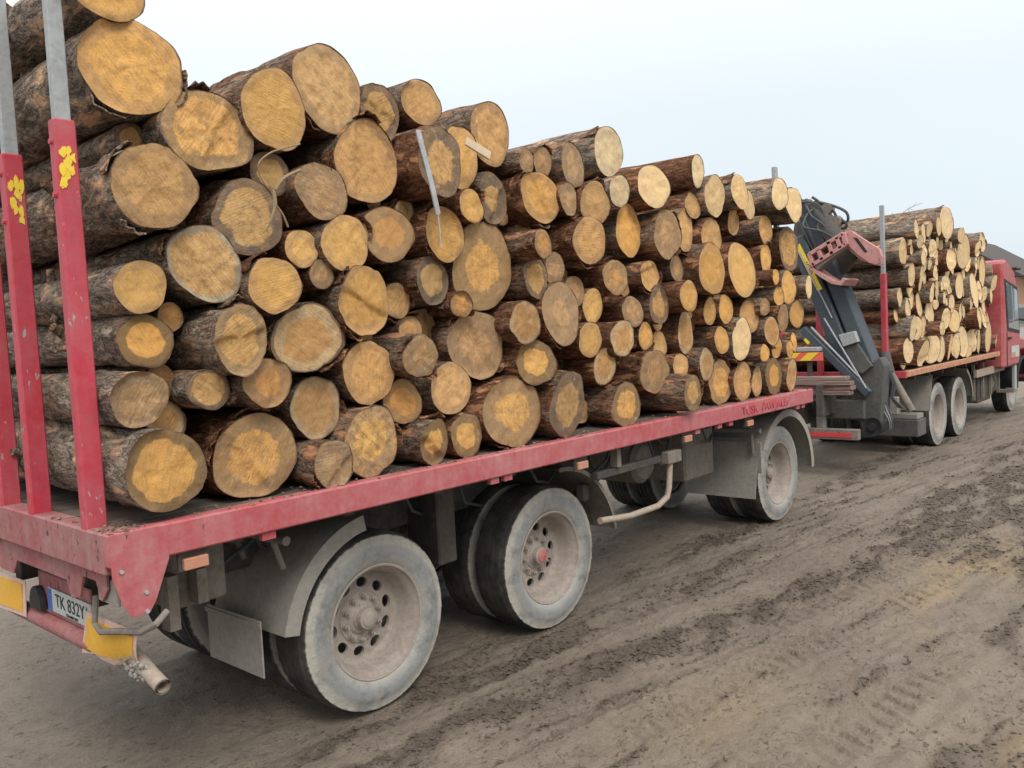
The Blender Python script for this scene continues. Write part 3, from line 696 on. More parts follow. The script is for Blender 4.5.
for x in (12.72, 13.96):
    MB().tube([(x, .60, .492), (x, W-.60, .492)], .08, 16).build('axle', 'chassis', tk, smooth='auto')
    wheel(tk, x, .314, spin=x); wheel(tk, x, W-.314, flip=True, spin=x)
wheel(tk, 18.02, .314, spin=1, dual=False); wheel(tk, 18.02, W-.314, flip=True, dual=False)
MB().tube([(18.02, .5, .492), (18.02, W-.5, .492)], .07, 16).build('axle', 'chassis', tk, smooth='auto')
# panel, low steel box ahead of the rear axles
MB().add([(12.05, .22, TZ-.16), (12.05, 1.0, TZ-.16), (11.9, 1.0, .62), (11.9, .22, .62), (12.06, .22, TZ-.16), (12.06, 1.0, TZ-.16), (11.91, 1.0, .62), (11.91, .22, .62)], [(0, 1, 2, 3), (7, 6, 5, 4), (0, 4, 5, 1), (1, 5, 6, 2), (2, 6, 7, 3), (3, 7, 4, 0)]).build('mud_flap', 'guard', tk)
bxm = MB().box(11.55, 11.95, .29, 1.1, .27, .52).build('steel_box', 'crane_grime', tk, bevel=.012)
MB().box(11.60, 11.9, .31, .9, .523, .60).build('steel_box', 'guard', tk, bevel=.01)
# between the axles and the cab: rail, fuel tank, boxes
MB().box(14.75, 16.9, .22, .28, .90, 1.03).build('side_guard_rail', 'pale_pipe', tk, bevel=.006)
tank = MB().lathe([(0, 0), (.22, 0), (.26, .03), (.26, .50), (.22, .53), (0, .53)], (0, 0, 0), 24)
tank.v = [(16.5+v[1]*1.4, .62+v[0], .66+v[2]) for v in tank.v]; tank.build('fuel_tank', 'grime', tk, smooth='auto')
MB().box(15.35, 16.3, .34, .8, .40, .86).build('battery_box', 'chassis', tk, bevel=.02)
for x in (14.85, 15.5, 16.1, 16.75): MB().box(x, x+.05, .285, .33, .5, 1.18).build('guard_post', 'grime', tk)
arc_guard(tk, 13.96, .492, .66, 10, 70, .25, .95, .06)
# cab: short day cab with a low bonnet
CX0, CX1 = 16.02, 17.5
cab = MB().prism([(CX0, .98), (17.35, .98), (17.5, 1.15), (17.5, 1.55), (17.30, 2.45), (17.05, 2.80), (CX0+.35, 2.98), (CX0+.05, 2.93)], 'y', .06, 2.44).build('cab', 'cab_red', tk, bevel=.04)
MB().prism([(17.46, .95), (17.55, 1.16), (17.7, 1.24), (18.3, 1.24), (18.5, 1.10), (18.62, .6), (19.0, .6), (19.0, 1.30), (18.8, 1.44), (17.46, 1.5)], 'y', .10, 2.40).build('bonnet', 'cab_red', tk, bevel=.04)
MB().prism([(16.35, 1.66), (17.44, 1.58), (17.25, 2.47), (16.16, 2.62)], 'y', .052, .0575).build('window_frame', 'black', cab)
sw = MB().prism([(16.43, 1.72), (17.36, 1.64), (17.20, 2.41), (16.26, 2.55)], 'y', .046, .0515).build('side_window', 'glass', cab)
MB().prism([(16.86, 1.68), (16.89, 1.68), (16.72, 2.5), (16.69, 2.5)], 'y', .042, .0455).build('window_bar', 'white_plate', cab)
MB().box(CX0-.012, CX0-.002, .4, 2.1, 1.9, 2.6).build('rear_window', 'glass', cab)
MB().box(16.30, 16.315, .050, .0595, 1.0, 1.64).build('door_seam', 'black', cab)
MB().box(16.4, 16.58, .025, .058, 1.50, 1.54).build('door_handle', 'black', cab)
MB().box(16.65, 17.3, .046, .0585, 1.14, 1.36).build('marker_board', 'white_plate', cab)
MB().box(16.68, 16.95, .040, .0455, 1.15, 1.24).build('marker_panel', 'orange', cab)
arc_guard(tk, 18.02, .492, .62, 5, 178, .10, .62, .05, 'black')
MB().box(17.2, 17.36, .10, .16, .5, .97).build('step_post', 'galvanised', tk, bevel=.01)
MB().box(17.05, 17.4, .10, .4, .45, .5).build('cab_step', 'grime', tk)
MB().box(16.95, 17.35, .0, 2.5, 2.80, 2.85).build('sun_visor', 'black', cab, bevel=.015)
mr = MB().box(17.62, 17.76, -.34, -.10, 1.85, 2.55).build('mirror', 'black', cab, bevel=.03)
MB().tube([(17.15, .07, 2.68), (17.68, -.2, 2.70), (17.68, -.2, 2.54)], .018, 8).build('mirror_arm', 'black', mr, smooth='auto')
MB().tube([(17.3, .07, 1.86), (17.68, -.2, 1.80), (17.68, -.2, 1.87)], .022, 8).build('mirror_arm', 'black', mr, smooth='auto')
MB().box(CX0-.16, CX0-.06, .35, .50, .95, 2.85).build('exhaust_stack', 'cab_red', tk, bevel=.03)
# rear end of the truck: hazard board, timber beams, underrun bar
hz = MB().box(9.42, 9.432, .83, 1.40, 1.515, 1.625).build('hazard_board', 'orange_red', tk)
for y in (.90, 1.14): MB().add([(9.417, y+.10, 1.518), (9.417, y+.24, 1.518), (9.417, y+.12, 1.622), (9.417, y-.02, 1.622), (9.4195, y+.10, 1.518), (9.4195, y+.24, 1.518), (9.4195, y+.12, 1.622), (9.4195, y-.02, 1.622)],
    [(0, 1, 2, 3), (7, 6, 5, 4), (0, 4, 5, 1), (1, 5, 6, 2), (2, 6, 7, 3), (3, 7, 4, 0)]).build('stripe', 'marker_yellow', hz)
MB().box(9.45, 9.6, .9, 2.0, 1.635, 1.69).build('board_carrier', 'galvanised', tk, bevel=.006)
MB().box(9.45, 9.5, 1.0, 1.05, 1.27, 1.64).build('board_post', 'chassis', tk)
for k, (z, y0, x0) in enumerate(((1.075, .47, 9.32), (1.135, .45, 9.35), (1.195, .46, 9.33), (1.255, .52, 9.36))):
    MB().box(x0, x0+.16, y0, 2.1, z, z+.055).build('timber_beam', 'timber_bundle', tk, bevel=.006)
ub = MB().box(9.40, 9.50, .40, 2.1, .49, .63).build('underrun_bar', 'grime', tk, bevel=.01)
MB().box(9.392, 9.3985, .48, 1.13, .525, .585).build('reflective_strip', 'reflector', ub)
sg = MB().box(9.388, 9.398, 1.17, 1.30, .50, .62).build('speed_plate', 'white_plate', ub)
text('lettering', '90', .085, 'black', sg, (9.3865, 1.235, .56), (0, -1, 0), (0, 0, 1), 1.0, .001)
for y in (.88, 1.7): MB().box(9.52, 9.62, y, y+.10, .56, 1.07).build('bar_post', 'guard', tk, bevel=.01)
MB().box(9.5, 9.9, 1.1, 1.5, .66, 1.06).build('tow_coupling', 'chassis', tk, bevel=.03)

# ------------------------------------------------------------------ loader crane at the back of the truck
cr = thing('loader_crane', (9.95, .8, .6), 'dark blue-grey folded log loader crane between trailer and truck load', 'crane')
CXP = 9.9
def P(u, v, x=CXP): q = px(u, v, 'x', x); return Vector(q)
def poly(pts, x0, x1, name, mat, parent=None, bevel=.008, zs=None):
    q = [P(*p, x=(x0 if zs is None else zs)) for p in pts]
    return MB().prism([(a.y, a.z) for a in q], 'x', x0, x1).build(name, mat, parent or cr, bevel=bevel)
colm = poly([(846, 392), (857, 373), (880, 357), (885, 366), (881, 424), (872, 436), (862, 430), (855, 412)], 9.78, 10.02, 'column', 'crane_grime', bevel=.015)
h = P(872, 427, 9.74); hubm = MB()
hub_l = [(0, -.03), (.05, -.03), (.05, .01), (.09, .01), (.12, .0), (.12, .1), (0, .1)]
hubm.lathe(hub_l, (0, 0, 0), 28); hubm.v = [(h.x+v[1], h.y+v[0], h.z+v[2]) for v in hubm.v]; hubm.build('pivot_hub', 'black', cr, smooth='auto')
MB().box(9.72, 10.22, .42, 2.25, .72, .98).build('base_beam', 'crane_grime', cr, bevel=.02)
MB().beam(P(871, 366), P(811, 214), .20, .30).build('main_boom', 'crane', cr, bevel=.02)
stk = MB().beam(P(852, 372, 9.82), P(799, 238, 9.82), .22, .22).build('folded_arm', 'crane', cr, bevel=.015)
# yellow strip with lettering on the arm
a, b = P(797.5, 245, 9.70), P(820, 290, 9.70); d = (b-a).normalized()
ys = MB().beam(a, b, .07, .006).build('yellow_strip', 'marker_yellow', stk)
mid = (a+b)/2; text('lettering', '1050', .06, 'black', ys, (mid.x-.006, mid.y, mid.z), d, d.cross(Vector((1, 0, 0))) if d.cross(Vector((1, 0, 0))).z > 0 else -d.cross(Vector((1, 0, 0))), 1.6, .001)
poly([(793, 232), (797, 205), (806, 198), (816, 214), (815, 238), (803, 246)], 9.80, 10.0, 'knuckle', 'crane_grime')
MB().beam(P(803, 329, 9.7), P(869, 394, 9.7), .11, .10).build('lift_cylinder', 'crane', cr, bevel=.012)
MB().tube([P(811, 327, 9.66), P(858, 376, 9.66)], .014, 8).tube([P(824, 318, 9.66), P(866, 388, 9.66)], .012, 8).build('hydraulic_pipe', 'silver', cr)
MB().tube([P(800, 252, 9.70), P(832, 318, 9.70)], .010, 8).build('hydraulic_pipe', 'silver', cr)
wl_ = P(807, 341, 9.655); ws = MB().beam(wl_+Vector((0, .03, .03)), wl_-Vector((0, .03, .03)), .05, .004).build('warning_sticker', 'marker_yellow', cr)
gb = poly([(838, 335), (854, 331), (858, 342), (843, 347)], 9.66, 9.76, 'valve_cover', 'galvanised')
poly([(845, 347), (857, 343), (872, 366), (862, 374), (850, 368)], 9.70, 9.80, 'valve_bank', 'crane_grime')
poly([(889, 397), (898, 397), (898, 415), (889, 415)], 10.15, 10.27, 'control_box', 'guard', bevel=.012, zs=10.15)
MB().tube([P(887, 368, 10.25), P(912, 411, 10.25)], [.055, .05], 14).build('stabiliser_leg', 'grime', cr, smooth='auto')
MB().tube([P(884, 352, 10.2), P(889, 372, 10.2)], .07, 12).build('stabiliser_joint', 'crane_grime', cr, smooth='auto')
for k in range(5):
    MB().tube([P(879+k*.8, 398-k*2, 9.95), P(883+k*1.2, 412-k, 9.9), P(888+k, 419, 9.88), P(890+k*.6, 428, 9.9), P(884-k, 433, 9.95)], .013, 6).build('hydraulic_hose', 'silver' if k % 2 else 'hose', cr, smooth='auto')
for k in range(3):
    MB().tube([P(886+k, 366, 10.0), P(893+k*1.5, 384, 9.95), P(891+k, 398, 9.95), P(899+k*2, 408, 10.0)], .011, 6).build('hydraulic_hose', 'hose', cr, smooth='auto')
# tip, rotator and hose loops
MB().beam(P(799, 204), P(818, 214), .16, .18).build('boom_tip', 'crane_grime', cr, bevel=.02)
gp = thing('log_grapple', tuple(P(835, 250, 9.75)), 'faded pink steel log grapple hanging from the crane tip', 'grapple')
MB().tube([P(812, 206, 9.8), P(823, 216, 9.78), P(831, 230, 9.76), P(836, 243, 9.75)], [.09, .10, .13, .09], 14).build('rotator', 'crane_grime', gp, smooth='auto')
for u, v, r_ in ((826, 209, .07), (834, 222, .08), (822, 226, .07)):
    q = P(u, v, 9.7); MB().tube([q, q+Vector((.18, .02, .02))], r_, 10).build('rotator_fitting', 'grime', gp, smooth='auto')
def curve(pts, n=6):
    pts = [Vector(p) for p in pts]; o = []
    for i in range(len(pts)-1):
        p0, p1, p2, p3 = pts[max(i-1, 0)], pts[i], pts[i+1], pts[min(i+2, len(pts)-1)]
        for k in range(n):
            t = k/n; o.append(.5*((2*p1)+(p2-p0)*t+(2*p0-5*p1+4*p2-p3)*t*t+(3*p1-p0-3*p2+p3)*t**3))
    return o+[pts[-1]]
for pts in ([(818, 202), (834, 206), (846, 212), (848, 220), (843, 223), (832, 222)], [(823, 214), (832, 210), (837, 217), (846, 223), (845, 228), (834, 229)],
            [(803, 200), (804, 214), (811, 224), (820, 229), (828, 224)], [(812, 197), (820, 203), (826, 214), (822, 224), (818, 232)], [(808, 205), (806, 218), (812, 226)]):
    MB().tube(curve([P(u, v, 9.72+.03*i) for i, (u, v) in enumerate(pts)]), .018, 8).build('hydraulic_hose', 'hose', gp, smooth='auto')
for k in (0, 3, 6):
    q0, q1 = P(800+k*2.2, 203+k*1.0, 9.70), P(826+k*1.6, 236+k*.6, 9.68); mm = (q0+q1)/2+Vector((-.03*k, -.10+.05*k, .16-.03*k))
    MB().tube(curve([q0, (q0+mm)/2+Vector((0, .02, .04)), mm, (q1+mm)/2+Vector((0, -.03, .02)), q1]), .013, 7).build('hydraulic_hose', 'hose', gp, smooth='auto')
for k in (0, 2):
    MB().tube(curve([P(797+k*3, 214, 9.72), P(802+k*3.2, 228, 9.70), P(806+k*3, 236+k, 9.70), P(813+k*2, 250, 9.74)]), .012, 7).build('hydraulic_hose', 'hose', cr, smooth='auto')
def Z(u, v): return (790+u/6.98, 180+v/6.98)
far_ = [(385, 360), (425, 352), (490, 395), (560, 440), (622, 478), (640, 530), (632, 575), (600, 592), (550, 578), (480, 530), (400, 455), (370, 400)]
jaw = poly([Z(*p) for p in far_], 9.46, 9.50, 'jaw', 'pink_steel', gp, .006)
poly([Z(440, 400), Z(470, 405), Z(540, 500), Z(520, 505)], 9.455, 9.462, 'jaw_slot_shade', 'black', jaw, 0)  # shade inside the slot, put on the plate as a thin black prism
poly([Z(*(p[0]+8, p[1]+4)) for p in far_], 9.90, 9.94, 'jaw', 'pink_steel', gp, .006)
def strip(pts, x0, x1, t, name, mat, parent):
    q = [P(*Z(*p), x=9.6) for p in pts]; m = MB(); n = len(q); vs = []
    for i in range(n):
        d = (q[min(i+1, n-1)]-q[max(i-1, 0)]).normalized(); nn = Vector((0, -d.z, d.y))*t/2
        for s_ in (-1, 1):
            for xx in (x0, x1): vs.append((xx, q[i].y+nn.y*s_, q[i].z+nn.z*s_))
    fs = []
    for i in range(n-1):
        a_, b_ = 4*i, 4*i+4; fs += [(a_, b_, b_+1, a_+1), (a_+2, a_+3, b_+3, b_+2), (a_, a_+2, b_+2, b_), (a_+1, b_+1, b_+3, a_+3)]
    fs += [(0, 1, 3, 2), (4*n-4, 4*n-2, 4*n-1, 4*n-3)]; m.add(vs, fs); return m.build(name, mat, parent)
strip([(395, 440), (450, 500), (530, 560), (600, 585)], 9.52, 9.88, .03, 'jaw_shell', 'pink_steel', gp)
strip([(165, 600), (200, 632), (260, 675), (330, 715), (385, 725), (408, 690)], 9.44, 9.95, .045, 'jaw_lip', 'pink_steel', gp)
poly([Z(185, 600), Z(395, 462), Z(470, 545), Z(430, 590), Z(405, 640), Z(350, 668), Z(290, 655), Z(235, 640)], 9.86, 9.90, 'jaw_back', 'chassis', gp, .004)
poly([Z(165, 600), Z(190, 580), Z(280, 520), Z(385, 458), Z(395, 475), Z(300, 540), Z(220, 600), Z(195, 630)], 9.44, 9.60, 'jaw_back', 'grime', gp, .004)
for (a_, b_, w_) in (((145, 520), (380, 375), .05), ((165, 595), (400, 450), .05), ((142, 515), (172, 603), .05), ((205, 485), (235, 560), .05), ((275, 430), (305, 520), .05), ((335, 400), (362, 480), .05), ((380, 370), (402, 455), .06)):
    MB().beam(P(*Z(*a_), x=9.48), P(*Z(*b_), x=9.48), w_, .12).build('frame_bar', 'pink_steel', gp, bevel=.005)
poly([Z(215, 480), Z(290, 440), Z(300, 500), Z(240, 540)], 9.56, 9.7, 'grapple_cylinder', 'crane_grime', gp)

# ------------------------------------------------------------------ logs
TRAILER_LOGS = """
0.210 0.168 3.547 0.134 1.18 y 66
0.314 0.162 3.248 0.202 1.13 y 97
0.634 0.150 3.031 0.191 1.15 m 86
0.320 0.052 2.742 0.177 1.01 t 86
0.983 0.152 3.181 0.190 1.04 y 80
1.324 0.182 3.349 0.213 0.98 t 84
1.662 0.187 3.280 0.151 0.94 k 56
1.954 0.165 3.383 0.129 1.15 t 46
1.502 0.128 2.984 0.206 0.99 t 79
1.214 0.138 2.814 0.147 1.07 g 59
0.797 0.156 2.659 0.174 1.03 k 75
1.092 0.163 2.530 0.096 1.03 y 39
1.332 0.116 2.561 0.147 0.96 y 58
1.617 0.121 2.623 0.157 1.15 o 59
2.030 0.109 2.644 0.157 1.07 y 55
1.194 0.155 2.404 0.073 1.04 g 29
1.911 -0.005 3.021 0.186 0.83 k 68
2.235 0.148 3.110 0.176 0.82 y 60
2.526 0.181 3.291 0.191 0.95 t 62
2.788 0.115 3.147 0.079 0.94 g 25
2.981 0.140 3.168 0.098 1.07 g 30
3.270 0.113 3.178 0.149 0.95 g 44
3.843 0.208 3.355 0.180 1.01 p 49
2.901 0.106 2.930 0.168 1.19 y 52
3.160 0.078 2.935 0.107 0.93 g 32
3.464 0.075 2.934 0.152 1.14 t 44
3.833 0.120 3.058 0.120 1.19 p 33
4.279 0.105 3.135 0.173 1.26 p 45
2.251 0.104 2.820 0.103 1.08 y 35
2.484 0.146 2.887 0.153 0.83 k 50
2.914 0.270 2.673 0.116 0.88 k 35
2.730 -0.030 2.606 0.090 0.93 o 29
3.323 0.039 2.668 0.170 1.26 t 50
4.087 0.223 2.796 0.198 0.97 y 52
2.395 0.176 2.473 0.268 0.96 m 88
1.948 0.151 2.380 0.136 1.06 k 48
2.803 0.100 2.414 0.131 0.82 k 41
3.017 0.111 2.477 0.105 0.96 g 32
3.262 0.140 2.330 0.106 1.02 g 31
2.150 0.131 2.247 0.082 1.11 o 28
2.627 0.061 2.122 0.134 1.07 r 43
3.014 0.068 2.179 0.201 0.98 g 61
3.460 0.138 2.226 0.130 0.92 y 37
3.666 0.073 2.427 0.132 1.05 o 37
4.174 0.107 2.454 0.122 1.05 t 32
3.962 0.136 2.177 0.123 1.21 g 33
3.410 0.132 1.989 0.122 1.06 y 35
3.772 0.107 1.988 0.139 1.12 r 38
4.174 0.166 1.991 0.108 0.99 y 28
3.595 0.154 1.795 0.137 1.04 r 38
2.322 0.184 1.990 0.215 1.16 g 71
2.758 0.089 1.872 0.150 1.20 d 47
2.054 0.162 1.762 0.157 0.98 t 54
1.709 0.025 1.964 0.116 1.16 g 43
1.700 0.183 1.713 0.124 1.11 o 45
1.814 0.066 1.481 0.130 0.87 d 47
2.133 0.131 1.478 0.135 0.99 d 46
2.525 0.108 1.581 0.242 1.12 m 78
3.016 0.055 1.578 0.211 0.92 k 64
3.734 0.072 1.502 0.160 1.18 d 44
4.200 0.115 1.711 0.177 1.30 g 46
0.558 0.122 2.432 0.176 1.02 l 80
0.867 0.071 2.339 0.135 1.03 y 58
0.645 0.017 2.091 0.153 0.96 m 69
1.078 0.142 2.083 0.172 1.17 r 70
1.418 0.108 2.266 0.179 0.93 y 69
1.451 0.144 1.891 0.166 1.06 t 63
1.814 0.210 2.114 0.079 1.30 o 28
0.801 0.081 1.888 0.120 1.05 o 52
0.538 0.138 1.881 0.095 1.09 k 43
1.146 0.202 1.735 0.161 1.02 r 64
1.409 0.110 1.532 0.188 0.92 h 72
1.105 0.033 1.467 0.122 0.98 g 50
0.766 0.169 1.547 0.204 1.02 m 87
0.273 0.145 2.331 0.109 1.01 y 52
0.294 0.184 2.106 0.114 1.07 d 54
0.216 0.109 1.867 0.116 1.07 g 56
0.223 0.041 1.562 0.176 1.00 d 86
5.011 0.123 3.334 0.129 0.86 p 31
5.256 0.105 3.147 0.175 0.93 p 41
5.685 0.084 3.217 0.160 1.11 p 36
5.990 0.147 3.137 0.129 0.96 p 28
6.416 0.032 3.259 0.162 0.99 p 34
6.800 0.058 3.200 0.168 1.02 p 34
4.999 0.176 3.051 0.113 1.27 t 27
5.804 0.210 2.977 0.128 0.93 t 28
5.242 0.140 2.802 0.167 1.28 t 39
4.468 0.110 2.781 0.205 1.00 g 52
4.824 0.161 2.840 0.177 0.83 t 43
6.360 0.158 2.931 0.144 1.00 t 30
6.939 0.183 2.777 0.223 0.94 k 44
6.334 0.156 2.653 0.139 0.96 y 29
5.031 0.039 2.515 0.212 1.02 y 51
5.735 0.114 2.530 0.262 1.14 y 58
4.723 0.191 2.521 0.110 1.09 g 27
6.239 0.020 2.469 0.080 1.11 y 17
6.766 0.122 2.377 0.159 0.98 y 32
7.296 0.132 2.393 0.115 0.82 p 22
4.642 0.044 2.291 0.124 1.28 y 31
5.177 0.150 2.170 0.120 0.96 y 28
4.286 0.107 2.225 0.147 0.94 k 38
4.812 0.182 1.995 0.174 0.85 r 42
5.322 0.122 1.915 0.126 0.95 y 29
5.672 0.107 1.910 0.198 1.10 p 44
5.939 0.150 2.115 0.157 1.18 t 34
5.477 0.153 2.184 0.133 1.30 y 30
6.154 0.100 2.193 0.085 1.15 g 18
6.336 0.039 2.292 0.095 1.07 y 20
7.215 0.235 2.119 0.147 1.23 y 28
6.604 0.123 2.082 0.138 0.85 g 28
6.266 0.089 1.963 0.143 1.24 r 30
6.479 0.139 1.803 0.117 1.08 y 24
6.736 0.119 1.771 0.090 1.07 t 18
6.988 0.181 1.833 0.102 0.98 y 20
6.015 0.051 1.765 0.083 1.15 y 18
6.371 0.131 1.527 0.174 1.10 d 36
6.691 0.087 1.514 0.154 0.86 r 31
5.749 0.149 1.516 0.183 1.21 t 40
6.050 0.156 1.493 0.136 0.86 t 29
5.393 0.184 1.543 0.194 1.10 m 44
5.128 0.171 1.718 0.142 1.12 r 33
4.585 0.109 1.734 0.113 1.12 t 28
4.450 -0.066 1.529 0.148 0.89 d 38
4.751 0.206 1.509 0.174 0.82 t 42
6.189 0.284 1.724 0.106 1.21 g 22
"""
TRUCK_LOGS = """
11.217 0.302 3.228 0.147
10.901 0.072 3.204 0.132
12.069 0.221 3.292 0.115
12.390 0.172 3.342 0.139
12.833 0.177 3.430 0.247
10.694 0.189 2.905 0.166
10.906 0.142 2.926 0.063
11.639 0.179 2.970 0.112
11.984 0.157 3.000 0.124
13.480 0.366 3.031 0.131
13.203 0.211 3.093 0.069
13.850 0.184 3.029 0.267
14.830 0.185 3.119 0.131
15.092 0.172 3.242 0.178
10.900 0.147 2.593 0.157
11.457 0.180 2.560 0.183
11.732 0.224 2.768 0.127
11.951 0.188 2.778 0.093
12.474 0.276 2.608 0.159
12.288 0.190 2.774 0.109
12.815 0.201 2.510 0.117
13.509 0.277 2.794 0.126
13.738 0.227 2.487 0.214
14.458 0.175 2.409 0.288
13.988 0.232 2.651 0.105
15.287 0.227 2.727 0.284
11.285 0.296 2.271 0.148
11.565 0.249 2.180 0.168
12.339 0.234 2.217 0.103
12.073 0.245 2.031 0.246
12.610 0.156 1.966 0.156
13.068 0.185 2.188 0.130
13.852 0.244 2.075 0.152
14.184 0.049 1.930 0.170
15.837 0.205 2.323 0.142
16.152 0.234 2.056 0.090
11.809 0.013 1.833 0.106
15.808 0.276 1.920 0.160
12.525 0.152 2.277 0.096
11.262 0.117 1.506 0.179
12.042 0.214 1.537 0.230
12.482 0.210 1.506 0.191
12.844 0.166 1.513 0.198
13.200 0.168 1.514 0.185
13.682 0.201 1.580 0.252
14.235 0.197 1.551 0.222
15.151 0.270 1.509 0.209
15.665 0.230 1.553 0.264
16.395 0.210 1.542 0.239
10.917 0.146 1.862 0.175
11.236 0.191 1.855 0.167
12.409 0.154 1.821 0.110
14.832 0.229 1.930 0.174
15.292 0.229 1.930 0.186
13.573 0.181 2.040 0.147
13.182 0.182 1.916 0.187
14.457 0.251 1.938 0.124
"""
TYPES = {  # heart colour, sapwood colour, heart radius, bark lip, staining, words
    'y': ((.72, .405, .125), (.60, .345, .135), .72, .985, .24, 'yellow'),
    't': ((.66, .38, .155), (.52, .31, .145), .70, .982, .38, 'tan'),
    'p': ((.82, .60, .32), (.78, .58, .33), .55, .985, .06, 'pale fresh'),
    'g': ((.48, .29, .145), (.35, .23, .13), .50, .975, .60, 'greyish'),
    'o': ((.62, .305, .10), (.40, .235, .11), .58, .972, .40, 'orange-brown'),
    'k': ((.58, .34, .13), (.13, .105, .085), .64, .92, .55, 'dark-ringed'),
    'r': ((.50, .275, .105), (.54, .385, .21), .70, .94, .42, 'brown-hearted'),
    'm': ((.70, .39, .13), (.37, .24, .12), .60, .972, .60, 'mottled'),
    'l': ((.60, .36, .15), (.38, .37, .28), .74, .95, .60, 'lichen-stained'),
    'd': ((.66, .37, .115), (.20, .135, .065), .62, .95, .40, 'yellow-hearted'),
    'h': ((.70, .41, .12), (.48, .31, .15), .60, .96, .75, 'two-tone'),
}
def set_attr(me, name, kind, arr):
    at = me.attributes.new(name, kind, 'POINT'); at.data.foreach_set({'FLOAT': 'value', 'FLOAT_VECTOR': 'vector', 'FLOAT_COLOR': 'color'}[kind], np.ascontiguousarray(arr, dtype=np.float32).ravel())
def quads(me, V, Q, smooth=True):
    me.vertices.add(len(V)); me.vertices.foreach_set('co', V.astype(np.float32).ravel())
    tot = np.array([len(q) for q in Q]); flat = np.concatenate([np.array(q) for q in Q])
    me.loops.add(len(flat)); me.loops.foreach_set('vertex_index', flat.astype(np.int32)); me.polygons.add(len(Q))
    me.polygons.foreach_set('loop_start', np.concatenate([[0], np.cumsum(tot)[:-1]]).astype(np.int32)); me.polygons.foreach_set('loop_total', tot.astype(np.int32)); me.update(calc_edges=True)
    if smooth: me.shade_smooth()
